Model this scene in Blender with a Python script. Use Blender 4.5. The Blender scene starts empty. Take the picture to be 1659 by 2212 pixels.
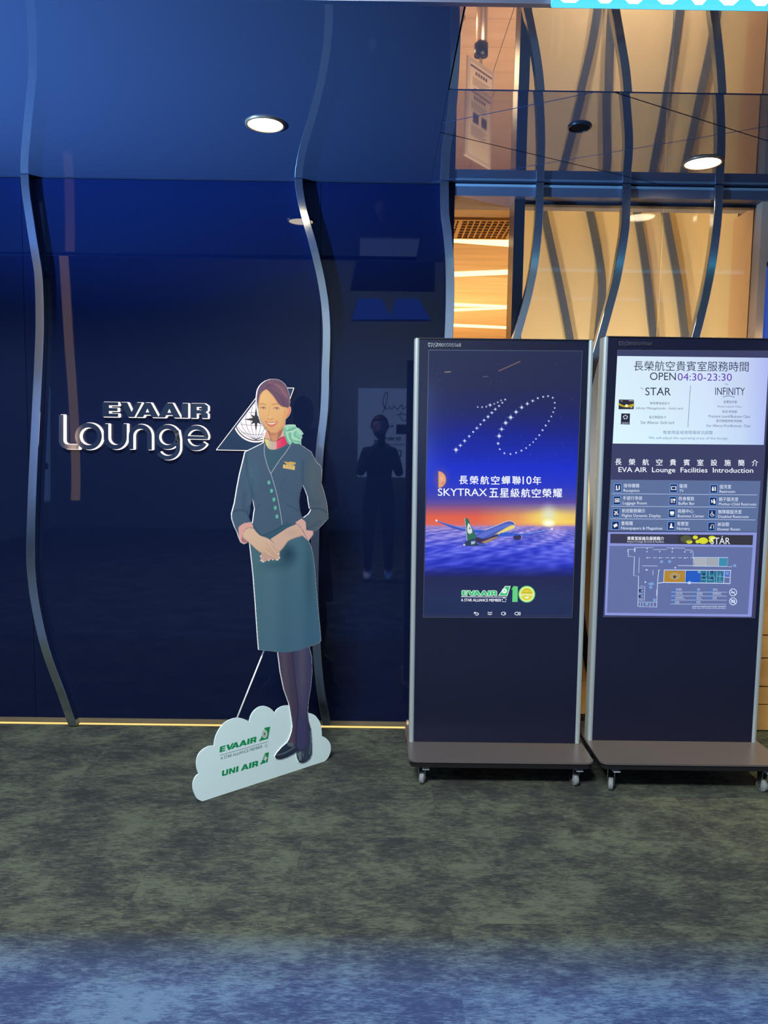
import bpy, bmesh, math, random
import numpy as np
from mathutils import Vector, Matrix, geometry

# ------------------------------------------------------------------ camera
FPX = 1661.0; IW, IH = 1659, 2212; CXP, CYP = 829.5, 1106.0
CAMZ = 1.45
PITCH, ROLL, YAW = math.radians(5.3), math.radians(0.8), math.radians(0.25)
Fv = Vector((math.sin(YAW)*math.cos(PITCH), math.cos(YAW)*math.cos(PITCH), -math.sin(PITCH)))
R0 = Vector((math.cos(YAW), -math.sin(YAW), 0)); U0 = R0.cross(Fv)
Rv = R0*math.cos(ROLL) + U0*math.sin(ROLL); Uv = -R0*math.sin(ROLL) + U0*math.cos(ROLL)
CAM = Vector((0, 0, CAMZ))
scene = bpy.context.scene
col = scene.collection
cd = bpy.data.cameras.new('camera'); cam = bpy.data.objects.new('camera', cd); col.objects.link(cam)
cd.sensor_fit = 'VERTICAL'; cd.sensor_height = 36.0; cd.lens = FPX/IH*36.0
cd.clip_start = 0.02
cam.matrix_world = Matrix(((Rv.x, Uv.x, -Fv.x, 0), (Rv.y, Uv.y, -Fv.y, 0), (Rv.z, Uv.z, -Fv.z, CAMZ), (0, 0, 0, 1)))
scene.camera = cam
scene.view_settings.view_transform = 'Standard'
scene.view_settings.look = 'None'
scene.view_settings.exposure = 0.0
scene.view_settings.gamma = 1.0
scene.view_settings.use_curve_mapping = False

# ------------------------------------------------------------------ world and lights
def lin(c):
    return tuple(((v/255.0)/12.92 if v/255.0 <= 0.04045 else ((v/255.0+0.055)/1.055)**2.4) for v in c)
world = bpy.data.worlds.new('world'); scene.world = world; world.use_nodes = True
world.node_tree.nodes['Background'].inputs[0].default_value = (0.010, 0.022, 0.070, 1)
world.node_tree.nodes['Background'].inputs[1].default_value = 0.6

def light(name, kind, loc, target, energy, color, size=0.5, size_y=None, spot=None, blend=0.6):
    l = bpy.data.lights.new(name, kind); l.energy = energy; l.color = color
    if kind == 'AREA':
        l.shape = 'RECTANGLE'; l.size = size; l.size_y = size_y or size
    else:
        l.shadow_soft_size = size
    if kind == 'SPOT':
        l.spot_size = math.radians(spot); l.spot_blend = blend
    o = bpy.data.objects.new(name, l); col.objects.link(o); o.location = loc
    d = Vector(target) - Vector(loc)
    o.rotation_euler = d.to_track_quat('-Z', 'Y').to_euler()
    return o

W = 3.78          # plane of the dark glass wall
CZ = 2.67         # underside of the soffit
YS = 2.80         # seam between the two soffit bands
YF = 2.2634        # hall-side edge of the soffit
HZ = 4.25         # hall ceiling
HB = -4.8         # hall back wall
# neutral-cool hall luminaires behind and above the camera
light('hall_light', 'AREA', (-1.2, -0.6, 4.15), (-0.4, 2.8, 0.8), 500, (1.0, 0.98, 0.94), 1.6, 0.8)
light('hall_light', 'AREA', (0.0, -2.6, 4.15), (0.0, -4.4, 1.2), 190, (0.80, 0.92, 1.0), 3.0, 0.8)
# blue line washer on the hall ceiling right above the fascia
light('blue_washer', 'AREA', (0.2, YF+0.036, 4.20), (0.2, YF+0.036, 0), 820, (0.035, 0.20, 1.0), 6.0, 0.05)
# added blue spot, out of view at left, imitating lens veil on the soffit
light('blue_veil_spot', 'SPOT', (-4.7, 0.6, 0.8), (-2.35, 2.1, 2.80), 11000, (0.15, 0.42, 1.0), 0.05, spot=50, blend=1.0)
# warm light inside the lounge
light('lounge_light', 'AREA', (1.3, 5.6, 2.55), (1.1, 6.4, 0), 55, (1.0, 0.80, 0.50), 1.0, 1.0)
light('lounge_light', 'AREA', (1.6, 9.0, 2.55), (1.4, 9.4, 0), 90, (1.0, 0.80, 0.50), 2.0, 2.0)
light('lounge_uplight', 'AREA', (0.0, 7.0, 0.9), (1.2, 7.4, 2.67), 46, (1.0, 0.74, 0.40), 0.5, 0.5)

# ------------------------------------------------------------------ projection helpers
def ray(px, py):
    return (Fv + Rv*((px-CXP)/FPX) - Uv*((py-CYP)/FPX))
def P(px, py, Y):
    d = ray(px, py); return CAM + d*(Y/d.y)
def PZ(px, py, z):
    d = ray(px, py); return CAM + d*((z-CAMZ)/d.z)
def PP(px, py, p0, n):
    d = ray(px, py); return CAM + d*((p0-CAM).dot(n)/d.dot(n))
def MIR(px, py, Yreal):                 # point of the hall that the wall shows at this place
    v = P(px, py, 2*W - Yreal); return Vector((v.x, Yreal, v.z))

# ------------------------------------------------------------------ materials
MATS = {}
def mat(name, base=(0.5, 0.5, 0.5), rough=0.5, metal=0.0, spec=0.5, emit=None, es=1.0, bump=None, coat=0.0):
    if name in MATS: return MATS[name]
    m = bpy.data.materials.new(name); m.use_nodes = True
    nt = m.node_tree; b = nt.nodes['Principled BSDF']
    b.inputs['Base Color'].default_value = (*base, 1)
    b.inputs['Roughness'].default_value = rough
    b.inputs['Metallic'].default_value = metal
    b.inputs['Specular IOR Level'].default_value = spec
    b.inputs['Coat Weight'].default_value = coat
    if emit:
        b.inputs['Emission Color'].default_value = (*emit, 1); b.inputs['Emission Strength'].default_value = es
    # slight procedural variation of roughness on everything
    tc = nt.nodes.new('ShaderNodeTexCoord'); nz = nt.nodes.new('ShaderNodeTexNoise')
    nz.inputs['Scale'].default_value = 9.0
    nt.links.new(tc.outputs['Object'], nz.inputs['Vector'])
    mr = nt.nodes.new('ShaderNodeMapRange')
    mr.inputs['To Min'].default_value = max(0.0, rough-0.02); mr.inputs['To Max'].default_value = min(1.0, rough+0.02)
    nt.links.new(nz.outputs['Fac'], mr.inputs['Value']); nt.links.new(mr.outputs['Result'], b.inputs['Roughness'])
    if bump:
        n2 = nt.nodes.new('ShaderNodeTexNoise'); n2.inputs['Scale'].default_value = bump[0]
        bp = nt.nodes.new('ShaderNodeBump'); bp.inputs['Strength'].default_value = bump[1]; bp.inputs['Distance'].default_value = 0.002
        nt.links.new(tc.outputs['Object'], n2.inputs['Vector']); nt.links.new(n2.outputs['Fac'], bp.inputs['Height'])
        nt.links.new(bp.outputs['Normal'], b.inputs['Normal'])
    MATS[name] = m; return m
def emi(c, es=1.0, rough=0.5):          # a colour (0-255) given off by a screen or lamp
    return mat('glow_%d_%d_%d_%d' % (*c, int(es*10)), (0, 0, 0), rough, spec=0.2, emit=lin(c), es=es)
def pr(c, rough=0.35):                  # flat print
    return mat('print_%d_%d_%d' % tuple(c), lin(c), rough, spec=0.3)
def vcol_mat(name, emission=False, rough=0.35, strength=1.0):
    if name in MATS: return MATS[name]
    m = bpy.data.materials.new(name); m.use_nodes = True; nt = m.node_tree; b = nt.nodes['Principled BSDF']
    a = nt.nodes.new('ShaderNodeAttribute'); a.attribute_name = 'paint'
    b.inputs['Roughness'].default_value = rough
    if emission:
        b.inputs['Base Color'].default_value = (0, 0, 0, 1)
        nt.links.new(a.outputs['Color'], b.inputs['Emission Color']); b.inputs['Emission Strength'].default_value = strength
        b.inputs['Specular IOR Level'].default_value = 0.4
    else:
        nt.links.new(a.outputs['Color'], b.inputs['Base Color']); b.inputs['Specular IOR Level'].default_value = 0.3
    MATS[name] = m; return m

M_BLACK = mat('black_glass', (0.0042, 0.0082, 0.0330), 0.015, spec=0.36)
M_SOFFIT = mat('dark_soffit_glass', (0.050, 0.055, 0.085), 0.03, spec=1.0, coat=0.5)
M_MIRROR = mat('tinted_mirror_glass', (0.0, 0.0, 0.0), 0.01, spec=0.5)
_b = M_MIRROR.node_tree.nodes['Principled BSDF']
_b.inputs['Base Color'].default_value = (0.50, 0.46, 0.48, 1); _b.inputs['Metallic'].default_value = 0.85
M_STEEL = mat('polished_steel_rib', (0.62, 0.66, 0.68), 0.14, metal=1.0)
M_ALU = mat('anodised_aluminium', (0.46, 0.55, 0.55), 0.34, metal=0.4)
M_FRAME = mat('dark_metal_frame', (0.05, 0.05, 0.06), 0.3, metal=0.6)
M_SEAM = mat('black_seam_backing', (0.002, 0.002, 0.003), 0.9, spec=0.1)
M_KIOSK = mat('black_kiosk_panel', (0.0085, 0.0110, 0.031), 0.22, spec=0.5)
M_BASE = mat('satin_grey_base_plate', (0.16, 0.145, 0.14), 0.33, metal=0.35, bump=(220, 0.1))
M_BEIGE = mat('cream_backdrop', lin((226, 208, 168)), 0.75, bump=(60, 0.1))
M_WHITE = mat('white_board_edge', (0.85, 0.88, 0.85), 0.5)
M_RUBBER = mat('grey_caster_rubber', (0.22, 0.26, 0.27), 0.6)
M_CHROME = mat('chrome', (0.75, 0.75, 0.75), 0.12, metal=1.0)
M_DARK = mat('dark_plastic', (0.01, 0.01, 0.012), 0.35)
M_HALL = mat('hall_wall_paint', (0.30, 0.35, 0.36), 0.8)
M_HALLD = mat('hall_ceiling_paint', (0.05, 0.06, 0.08), 0.8)

def glass_mat():
    m = bpy.data.materials.new('clear_pane'); m.use_nodes = True; nt = m.node_tree
    for n in list(nt.nodes): nt.nodes.remove(n)
    out = nt.nodes.new('ShaderNodeOutputMaterial'); mx = nt.nodes.new('ShaderNodeMixShader')
    tr = nt.nodes.new('ShaderNodeBsdfTransparent'); gl = nt.nodes.new('ShaderNodeBsdfGlossy')
    fr = nt.nodes.new('ShaderNodeFresnel'); fr.inputs[0].default_value = 1.5
    tr.inputs[0].default_value = (0.90, 0.88, 0.92, 1); gl.inputs['Roughness'].default_value = 0.01
    nt.links.new(fr.outputs[0], mx.inputs[0]); nt.links.new(tr.outputs[0], mx.inputs[1]); nt.links.new(gl.outputs[0], mx.inputs[2])
    nt.links.new(mx.outputs[0], out.inputs[0]); return m
M_PANE = glass_mat()

def carpet_mat():
    m = bpy.data.materials.new('streaked_carpet'); m.use_nodes = True; nt = m.node_tree; N = nt.nodes.new; L = nt.links.new
    b = nt.nodes['Principled BSDF']; b.inputs['Roughness'].default_value = 0.95; b.inputs['Specular IOR Level'].default_value = 0.1
    geo = N('ShaderNodeNewGeometry'); oi = N('ShaderNodeObjectInfo'); va = N('ShaderNodeVectorMath'); va.operation = 'SCALE'
    cx = N('ShaderNodeCombineXYZ'); gt_ = N('ShaderNodeMath'); gt_.operation = 'GREATER_THAN'; gt_.inputs[1].default_value = 0.72; L(oi.outputs['Random'], gt_.inputs[0]); L(gt_.outputs[0], cx.inputs[0]); L(gt_.outputs[0], cx.inputs[1]); L(cx.outputs[0], va.inputs[0]); va.inputs['Scale'].default_value = 37.0
    vb = N('ShaderNodeVectorMath'); vb.operation = 'ADD'; L(geo.outputs['Position'], vb.inputs[0]); L(va.outputs[0], vb.inputs[1])
    def noise(sx, sy, scale, detail, rough):
        mp = N('ShaderNodeMapping'); mp.inputs['Scale'].default_value = (sx, sy, 1); L(vb.outputs[0], mp.inputs['Vector'])
        n = N('ShaderNodeTexNoise'); n.inputs['Scale'].default_value = scale; n.inputs['Detail'].default_value = detail; n.inputs['Roughness'].default_value = rough
        L(mp.outputs[0], n.inputs['Vector']); return n.outputs['Fac']
    def math_(op, a, c):
        n = N('ShaderNodeMath'); n.operation = op
        for i, v in enumerate((a, c)):
            if isinstance(v, (int, float)): n.inputs[i].default_value = v
            else: L(v, n.inputs[i])
        return n.outputs[0]
    big = noise(1.0, 1.2, 4.0, 3, 0.6)
    mid = noise(1.0, 2.4, 15.0, 5, 0.7)
    fine = noise(1.0, 5.0, 30.0, 5, 0.8)
    rows = noise(1.0, 9.0, 46.0, 3, 0.7)
    s = math_('ADD', math_('ADD', math_('MULTIPLY', big, 0.26), math_('MULTIPLY', mid, 0.24)), math_('ADD', math_('MULTIPLY', fine, 0.28), math_('MULTIPLY', rows, 0.22)))
    cr = N('ShaderNodeValToRGB'); L(s, cr.inputs[0])
    e = cr.color_ramp.elements
    e[0].position = 0.455; e[0].color = (*lin((54, 59, 60)), 1)
    e[1].position = 0.545; e[1].color = (*lin((94, 104, 88)), 1)
    x = cr.color_ramp.elements.new(0.50); x.color = (*lin((73, 79, 73)), 1)
    L(cr.outputs[0], b.inputs['Base Color'])
    pile = N('ShaderNodeTexNoise'); pile.inputs['Scale'].default_value = 420; L(geo.outputs['Position'], pile.inputs['Vector'])
    bp = N('ShaderNodeBump'); bp.inputs['Strength'].default_value = 0.5; bp.inputs['Distance'].default_value = 0.004
    L(math_('ADD', pile.outputs['Fac'], math_('MULTIPLY', fine, 1.5)), bp.inputs['Height']); L(bp.outputs[0], b.inputs['Normal'])
    return m
M_CARPET = carpet_mat()

def wood_mat(name, c1, c2, sx, sy):
    m = bpy.data.materials.new(name); m.use_nodes = True; nt = m.node_tree; N = nt.nodes.new; L = nt.links.new
    b = nt.nodes['Principled BSDF']; b.inputs['Roughness'].default_value = 0.5
    geo = N('ShaderNodeNewGeometry'); mp = N('ShaderNodeMapping'); mp.inputs['Scale'].default_value = (sx, sy, sy)
    L(geo.outputs['Position'], mp.inputs['Vector'])
    n = N('ShaderNodeTexNoise'); n.inputs['Scale'].default_value = 3; n.inputs['Detail'].default_value = 6; L(mp.outputs[0], n.inputs['Vector'])
    cr = N('ShaderNodeValToRGB'); L(n.outputs['Fac'], cr.inputs[0])
    cr.color_ramp.elements[0].position = 0.3; cr.color_ramp.elements[0].color = (*lin(c1), 1)
    cr.color_ramp.elements[1].position = 0.7; cr.color_ramp.elements[1].color = (*lin(c2), 1)
    L(cr.outputs[0], b.inputs['Base Color']); return m
M_WOOD = wood_mat('pale_wood_ceiling', (206, 178, 136), (228, 202, 160), 0.6, 4.0)
M_STONE = wood_mat('honey_stone_cladding', (214, 160, 84), (238, 190, 112), 0.8, 3.0)
M_TILE = wood_mat('cream_stone_floor', (214, 184, 148), (230, 202, 166), 0.7, 2.0)

# ------------------------------------------------------------------ object helpers
def link(name, me, material=None, parent=None):
    o = bpy.data.objects.new(name, me); col.objects.link(o)
    if material is not None:
        ms = material if isinstance(material, (list, tuple)) else [material]
        for m in ms: me.materials.append(m)
    if parent is not None: o.parent = parent
    return o
def tag(o, label=None, cat=None, group=None, kind=None):
    if label: o['label'] = label
    if cat: o['category'] = cat
    if group: o['group'] = group
    if kind: o['kind'] = kind
    return o
def thing(name, loc, label, cat, group=None):
    o = bpy.data.objects.new(name, None); col.objects.link(o); o.location = loc; o.empty_display_size = 0.05
    tag(o, label, cat, group); bpy.context.view_layer.update(); return o
def adopt(root, *objs):
    for o in [q for p in objs for q in (p if isinstance(p, list) else [p])]:
        o.parent = root; o.matrix_parent_inverse = root.matrix_world.inverted()
def newmesh(name, verts, faces):
    me = bpy.data.meshes.new(name); me.from_pydata([tuple(v) for v in verts], [], faces); me.update(); return me
class MB:
    def __init__(s): s.v = []; s.f = []; s.m = []
    def add(s, verts, faces, mi=0):
        k = len(s.v); s.v += [tuple(v) for v in verts]; s.f += [tuple(i+k for i in f) for f in faces]; s.m += [mi]*len(faces); return s
    def box(s, a, b, mi=0):
        x0, y0, z0 = a; x1, y1, z1 = b
        v = [(x0,y0,z0),(x1,y0,z0),(x1,y1,z0),(x0,y1,z0),(x0,y0,z1),(x1,y0,z1),(x1,y1,z1),(x0,y1,z1)]
        return s.add(v, [(0,3,2,1),(4,5,6,7),(0,1,5,4),(1,2,6,5),(2,3,7,6),(3,0,4,7)], mi)
    def tube(s, pts, r, n=10, mi=0, cap=True):
        pts = [Vector(p) for p in pts]; rings = []; k0 = len(s.v)
        rr = r if isinstance(r, (list, tuple)) else [r]*len(pts)
        for i, p in enumerate(pts):
            d = (pts[min(i+1, len(pts)-1)] - pts[max(i-1, 0)]).normalized()
            a = Vector((0, 0, 1)) if abs(d.z) < 0.9 else Vector((1, 0, 0))
            u = d.cross(a).normalized(); w = d.cross(u)
            for j in range(n):
                t = 2*math.pi*j/n; s.v.append(tuple(p + (u*math.cos(t) + w*math.sin(t))*rr[i]))
        for i in range(len(pts)-1):
            for j in range(n):
                a = k0+i*n+j; b = k0+i*n+(j+1) % n
                s.f.append((a, b, b+n, a+n)); s.m.append(mi)
        if cap:
            s.f.append(tuple(k0+j for j in range(n))[::-1]); s.m.append(mi)
            s.f.append(tuple(k0+(len(pts)-1)*n+j for j in range(n))); s.m.append(mi)
        return s
    def lathe(s, c, axis, prof, n=32, mi=0):          # prof: (radius, distance along axis)
        c = Vector(c); d = Vector(axis).normalized(); a = Vector((0, 0, 1)) if abs(d.z) < 0.9 else Vector((1, 0, 0))
        u = d.cross(a).normalized(); w = d.cross(u); k0 = len(s.v)
        for (r, h) in prof:
            for j in range(n):
                t = 2*math.pi*j/n; s.v.append(tuple(c + d*h + (u*math.cos(t) + w*math.sin(t))*r))
        for i in range(len(prof)-1):
            for j in range(n):
                a_ = k0+i*n+j; b_ = k0+i*n+(j+1) % n
                s.f.append((a_, b_, b_+n, a_+n)); s.m.append(mi)
        return s
    def build(s, name, material, parent=None, smooth=False, bevel=0):
        me = newmesh(name, s.v, s.f)
        bm = bmesh.new(); bm.from_mesh(me); bmesh.ops.recalc_face_normals(bm, faces=bm.faces); bm.to_mesh(me); bm.free()
        o = link(name, me, material)
        for p, mi in zip(me.polygons, s.m): p.material_index = mi; p.use_smooth = smooth
        if bevel:
            md = o.modifiers.new('bevel', 'BEVEL'); md.width = bevel; md.segments = 3; md.limit_method = 'ANGLE'
        if parent is not None: adopt(parent, o)
        return o
class TB(MB):                                        # lettering: every line of text becomes a part of its own
    def __init__(s): super().__init__(); s.cuts = []
    def build(s, name, material, parent=None, smooth=False, bevel=0):
        out = []; a = 0; cuts = sorted(set(c for c in s.cuts+[len(s.f)] if c > 0))
        for c in cuts:
            fs = s.f[a:c]; used = sorted({i for f in fs for i in f}); ix = {v: k for k, v in enumerate(used)}
            if fs: out.append(MB().add([s.v[i] for i in used], [tuple(ix[i] for i in f) for f in fs]).build(name, material, parent))
            a = c
        return out
def smooth_poly(pts, n=4, closed=True):
    pts = [tuple(map(float, p[:2])) for p in pts]; out = []; m = len(pts)
    for i in range(m if closed else m-1):
        p0 = pts[(i-1) % m] if closed or i > 0 else pts[i]; p1 = pts[i]; p2 = pts[(i+1) % m]
        p3 = pts[(i+2) % m] if closed or i+2 < m else p2
        for k in range(n):
            t = k/n; t2 = t*t; t3 = t2*t
            out.append(tuple(0.5*((2*p1[j]) + (-p0[j]+p2[j])*t + (2*p0[j]-5*p1[j]+4*p2[j]-p3[j])*t2 + (-p0[j]+3*p1[j]-3*p2[j]+p3[j])*t3) for j in (0, 1)))
    if not closed: out.append(pts[-1])
    return out
def tess(loops):                                     # loops of 2D points, the first the outline, others holes
    vs = [[Vector((x, y, 0)) for x, y in lp] for lp in loops]
    flat = [p for lp in loops for p in lp]
    return flat, [tuple(t) for t in geometry.tessellate_polygon(vs)]
def plate(mb, loops, to3, off, mi=0, side=None):
    r = plate_(mb, loops, to3, off, mi, side)
    if hasattr(mb, 'cuts'): mb.cuts.append(len(mb.f))
    return r
def plate_(mb, loops, to3, off, mi=0, side=None):     # flat shape in 2D mapped by to3(); if off given, thickness along off
    flat, tris = tess(loops); n = len(flat); V = [to3(x, y) for x, y in flat]
    if off is None: return mb.add(V, tris, mi)
    off = Vector(off); mb.add(V, tris, mi); mb.add([v+off for v in V], [t[::-1] for t in tris], mi if side is None else side)
    k = 0
    for lp in loops:
        m = len(lp); vs = V[k:k+m]
        mb.add(vs + [v+off for v in vs], [(i, (i+1) % m, m+(i+1) % m, m+i) for i in range(m)], mi if side is None else side); k += m
    return mb

# ------------------------------------------------------------------ text helpers
_tc = {}
def text_geo(s):
    key = s
    if key in _tc: return _tc[key]
    cu = bpy.data.curves.new('t', 'FONT'); cu.body = s; cu.size = 1; cu.resolution_u = 4 if s.isascii() and len(s) < 16 else 2
    o = bpy.data.objects.new('t', cu); col.objects.link(o)
    dg = bpy.context.evaluated_depsgraph_get(); me = bpy.data.meshes.new_from_object(o.evaluated_get(dg))
    v = np.array([tuple(x.co)[:2] for x in me.vertices]) if len(me.vertices) else np.zeros((0, 2))
    f = [tuple(p.vertices) for p in me.polygons]
    bpy.data.objects.remove(o); bpy.data.curves.remove(cu); bpy.data.meshes.remove(me)
    _tc[key] = (v, f); return v, f
def text(mb, s, box, to3, dy=0.0, sh=0.0, bold=0.0, mi=0, flip=False):
    v, f = text_geo(s)
    if not len(v): return
    x0, x1, yt, yb = box
    mn = v.min(0); mx = v.max(0); n = (v-mn)/np.maximum(mx-mn, 1e-6)
    if flip: n[:, 0] = 1-n[:, 0]
    out = []
    for a, b in n:
        x = x0 + (x1-x0)*a; y = yb + (yt-yb)*b
        y += dy*(x-x0); x += sh*(yb-y); out.append((x, y))
    b = max(0.0, bold)*(yb-yt)*0.8
    offs = [(0, 0)] if b < 0.12 else [(-b, 0), (b, 0), (0, -b*0.7), (0, b*0.7)]
    for ox, oy in offs: mb.add([to3(x+ox, y+oy) for x, y in out], f, mi)
    if hasattr(mb, 'cuts'): mb.cuts.append(len(mb.f))
GL = {
 'E': (1.2, [[(0,0),(0,1),(1.15,1),(1.15,.78),(.48,.78),(.48,.61),(1.1,.61),(1.1,.39),(.48,.39),(.48,.22),(1.15,.22),(1.15,0)]]),
 'V': (1.5, [[(0,1),(.52,1),(.84,.36),(1.14,1),(1.58,1),(1.04,0),(.55,0)]]),
 'A': (1.62, [[(0,0),(.6,1),(1.06,1),(1.64,0),(1.14,0),(1.04,.17),(.6,.17),(.5,0)], [(.69,.34),(.95,.34),(.82,.6)]]),
 'I': (.56, [[(0,0),(0,1),(.48,1),(.48,0)]]),
 'R': (1.3, [[(0,0),(0,1),(1.02,1),(1.26,.84),(1.26,.52),(1.1,.41),(1.26,.3),(1.26,0),(.8,0),(.8,.24),(.7,.31),(.46,.31),(.46,0)], [(.46,.55),(.46,.76),(.8,.76),(.8,.55)]]),
 'U': (1.4, [[(0,1),(0,.2),(.2,0),(1.1,0),(1.3,.2),(1.3,1),(.87,1),(.87,.25),(.43,.25),(.43,1)]]),
 'N': (1.42, [[(0,0),(0,1),(.42,1),(.9,.42),(.9,1),(1.3,1),(1.3,0),(.88,0),(.42,.56),(.42,0)]]),
 ' ': (.3, []),
}
def wide(s):                                         # heavy extended capitals, list of (loops)
    x = 0; out = []; prev = ''
    for ch in s:
        if prev == 'V' and ch == 'A': x -= 0.42
        if prev == 'A' and ch == 'A': x -= 0.12
        adv, loops = GL[ch]
        if loops: out.append([[(px+x, py) for px, py in lp] for lp in loops])
        x += adv + 0.08; prev = ch
    w = max(px for L_ in out for lp in L_ for px, _ in lp)
    return [[[(px/w, py) for px, py in lp] for lp in L_] for L_ in out]

# ------------------------------------------------------------------ painter: colours on a dense grid of a flat print or screen
class Canvas:
    def __init__(s, X, Y):
        s.X = X.astype(np.float32); s.Y = Y.astype(np.float32); s.c = np.zeros(X.shape+(3,), np.float32); s.lab = np.full(X.shape, -1, np.int32)
    def _sub(s, pts, pad):
        a = np.array(pts); x0, y0 = a.min(0)-pad; x1, y1 = a.max(0)+pad
        m = (s.X >= x0) & (s.X <= x1) & (s.Y >= y0) & (s.Y <= y1); return m
    def _dist(s, pts, m, closed, inside):
        x = s.X[m]; y = s.Y[m]; d = np.full(x.shape, 1e9, np.float32); ins = np.zeros(x.shape, bool); n = len(pts)
        for i in range(n if closed else n-1):
            ax, ay = pts[i]; bx, by = pts[(i+1) % n]; dx, dy = bx-ax, by-ay; L = dx*dx+dy*dy+1e-9
            t = np.clip(((x-ax)*dx+(y-ay)*dy)/L, 0, 1); d = np.minimum(d, (x-ax-t*dx)**2+(y-ay-t*dy)**2)
            if inside and ay != by:
                c = ((ay > y) != (by > y)) & (x < (bx-ax)*(y-ay)/(by-ay)+ax); ins ^= c
        d = np.sqrt(d)
        return np.where(ins, d, -d) if inside else d
    def put(s, m, a, c):
        if callable(c): c = np.stack(c(s.X[m], s.Y[m]), -1)
        else: c = np.array(c, np.float32)
        s.c[m] = s.c[m]*(1-a[:, None]) + c*a[:, None]
    def poly(s, pts, c, soft=0.8, alpha=1.0, label=None, sm=0):
        if sm: pts = smooth_poly(pts, sm)
        m = s._sub(pts, soft); d = s._dist(pts, m, True, True)
        s.put(m, np.clip(d/soft+0.5, 0, 1)*alpha, c)
        if label is not None:
            k = s.lab[m]; k[d > 0] = label; s.lab[m] = k
    def line(s, pts, w, c, soft=0.8, alpha=1.0, sm=0):
        if sm: pts = smooth_poly(pts, sm, False)
        m = s._sub(pts, w+soft); d = s._dist(pts, m, False, False)
        s.put(m, np.clip((w/2-d)/soft+0.5, 0, 1)*alpha, c)
    def blob(s, x, y, rx, ry, c, alpha=1.0, p=1.0, clip=None):
        m = (abs(s.X-x) < rx*1.05) & (abs(s.Y-y) < ry*1.05)
        if clip is not None: m &= (s.lab == clip)
        r = np.sqrt(((s.X[m]-x)/rx)**2+((s.Y[m]-y)/ry)**2); a = np.clip(1-r, 0, 1)
        a = (a*a*(3-2*a))**p
        s.put(m, a*alpha, c)
def srgb2lin(a):
    a = np.clip(a/255.0, 0, 1); return np.where(a <= 0.04045, a/12.92, ((a+0.055)/1.055)**2.4)
def stuff(*objs):
    for o in objs: o['kind'] = 'stuff'
    return objs if len(objs) > 1 else objs[0]
def grid_mesh(name, cv, keep, to3, gain=1.0):                  # keep: boolean per cell (rows-1, cols-1)
    H, Wd = cv.X.shape
    used = np.zeros((H, Wd), bool); used[:-1, :-1] |= keep; used[1:, :-1] |= keep; used[:-1, 1:] |= keep; used[1:, 1:] |= keep
    idx = np.full((H, Wd), -1, np.int64); idx[used] = np.arange(used.sum())
    V = to3(cv.X[used].astype(np.float64), cv.Y[used].astype(np.float64))
    r, c = np.nonzero(keep)
    F = np.stack([idx[r, c], idx[r+1, c], idx[r+1, c+1], idx[r, c+1]], -1)
    me = bpy.data.meshes.new(name); me.vertices.add(len(V)); me.vertices.foreach_set('co', V.astype(np.float32).ravel())
    n = len(F); me.loops.add(n*4); me.loops.foreach_set('vertex_index', F.ravel().astype(np.int32))
    me.polygons.add(n); me.polygons.foreach_set('loop_start', np.arange(0, n*4, 4, dtype=np.int32)); me.update(calc_edges=True)
    at = me.attributes.new('paint', 'FLOAT_COLOR', 'POINT')
    cc = np.ones((len(V), 4), np.float32); cc[:, :3] = np.minimum(srgb2lin(cv.c[used])*gain*(np.array([1.03, 1.03, 0.97]) if gain > 1 else 1.0), 0.95 if gain > 1 else 1.0); at.data.foreach_set('color', cc.ravel())
    return me
def np_plane(p0, n):                                 # vectorised version of PP
    p0 = np.array(p0); n = np.array(n); F_ = np.array(Fv); R_ = np.array(Rv); U_ = np.array(Uv); C_ = np.array(CAM)
    k = (p0-C_) @ n
    def f(x, y):
        d = F_[None]+R_[None]*((x-CXP)/FPX)[:, None]-U_[None]*((y-CYP)/FPX)[:, None]
        return C_[None]+d*(k/(d @ n))[:, None]
    return f

#@@STRUCT
# ================================================================== THE SETTING
XL, XR = -5.2, 5.2
XB = P(972, 900, W).x                                # right end of the dark wall
XB2 = P(1112, 560, W).x; XB3 = P(1640, 560, W).x
def struct(name, mb, m, **k): return tag(mb.build(name, m, **k), kind='structure')
TX, TY, TN, TM = -3.27, -0.30, 13, 9                   # carpet tiles laid where the photograph shows the floor
fl_ = struct('floor', MB().box((XL-0.2, HB-0.2, -0.1), (XR+0.2, W+0.02, -0.006)).box((XL-0.2, HB-0.2, -0.006), (XR+0.2, TY, 0)).box((XL-0.2, TY, -0.006), (TX, W+0.02, 0)).box((TX+TN*0.5, TY, -0.006), (XR+0.2, W+0.02, 0)), M_CARPET)
for i in range(TN):
    for j in range(TM):
        x0, y0 = TX+i*0.5, TY+j*0.5
        t = MB().box((x0+0.00008, y0+0.00008, -0.006), (x0+0.49992, min(y0+0.49992, W+0.02), 0.0)).build('carpet_tile', M_CARPET); adopt(fl_, t)
lf = struct('floor', MB().box((XL-0.2, W+0.02, -0.1), (XR+0.2, 13.2, 0)), M_SEAM)
k = 0
for j in range(16):                                  # stone tiles of the lounge floor
    for i in range(8):
        x0 = -0.6+i*0.6; y0 = W+0.03+j*0.6
        if x0 > 3.7: continue
        adopt(lf, MB().box((x0+0.003, y0+0.003, 0.0), (x0+0.597, y0+0.597, 0.004)).build('floor_tile', M_TILE))
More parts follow.
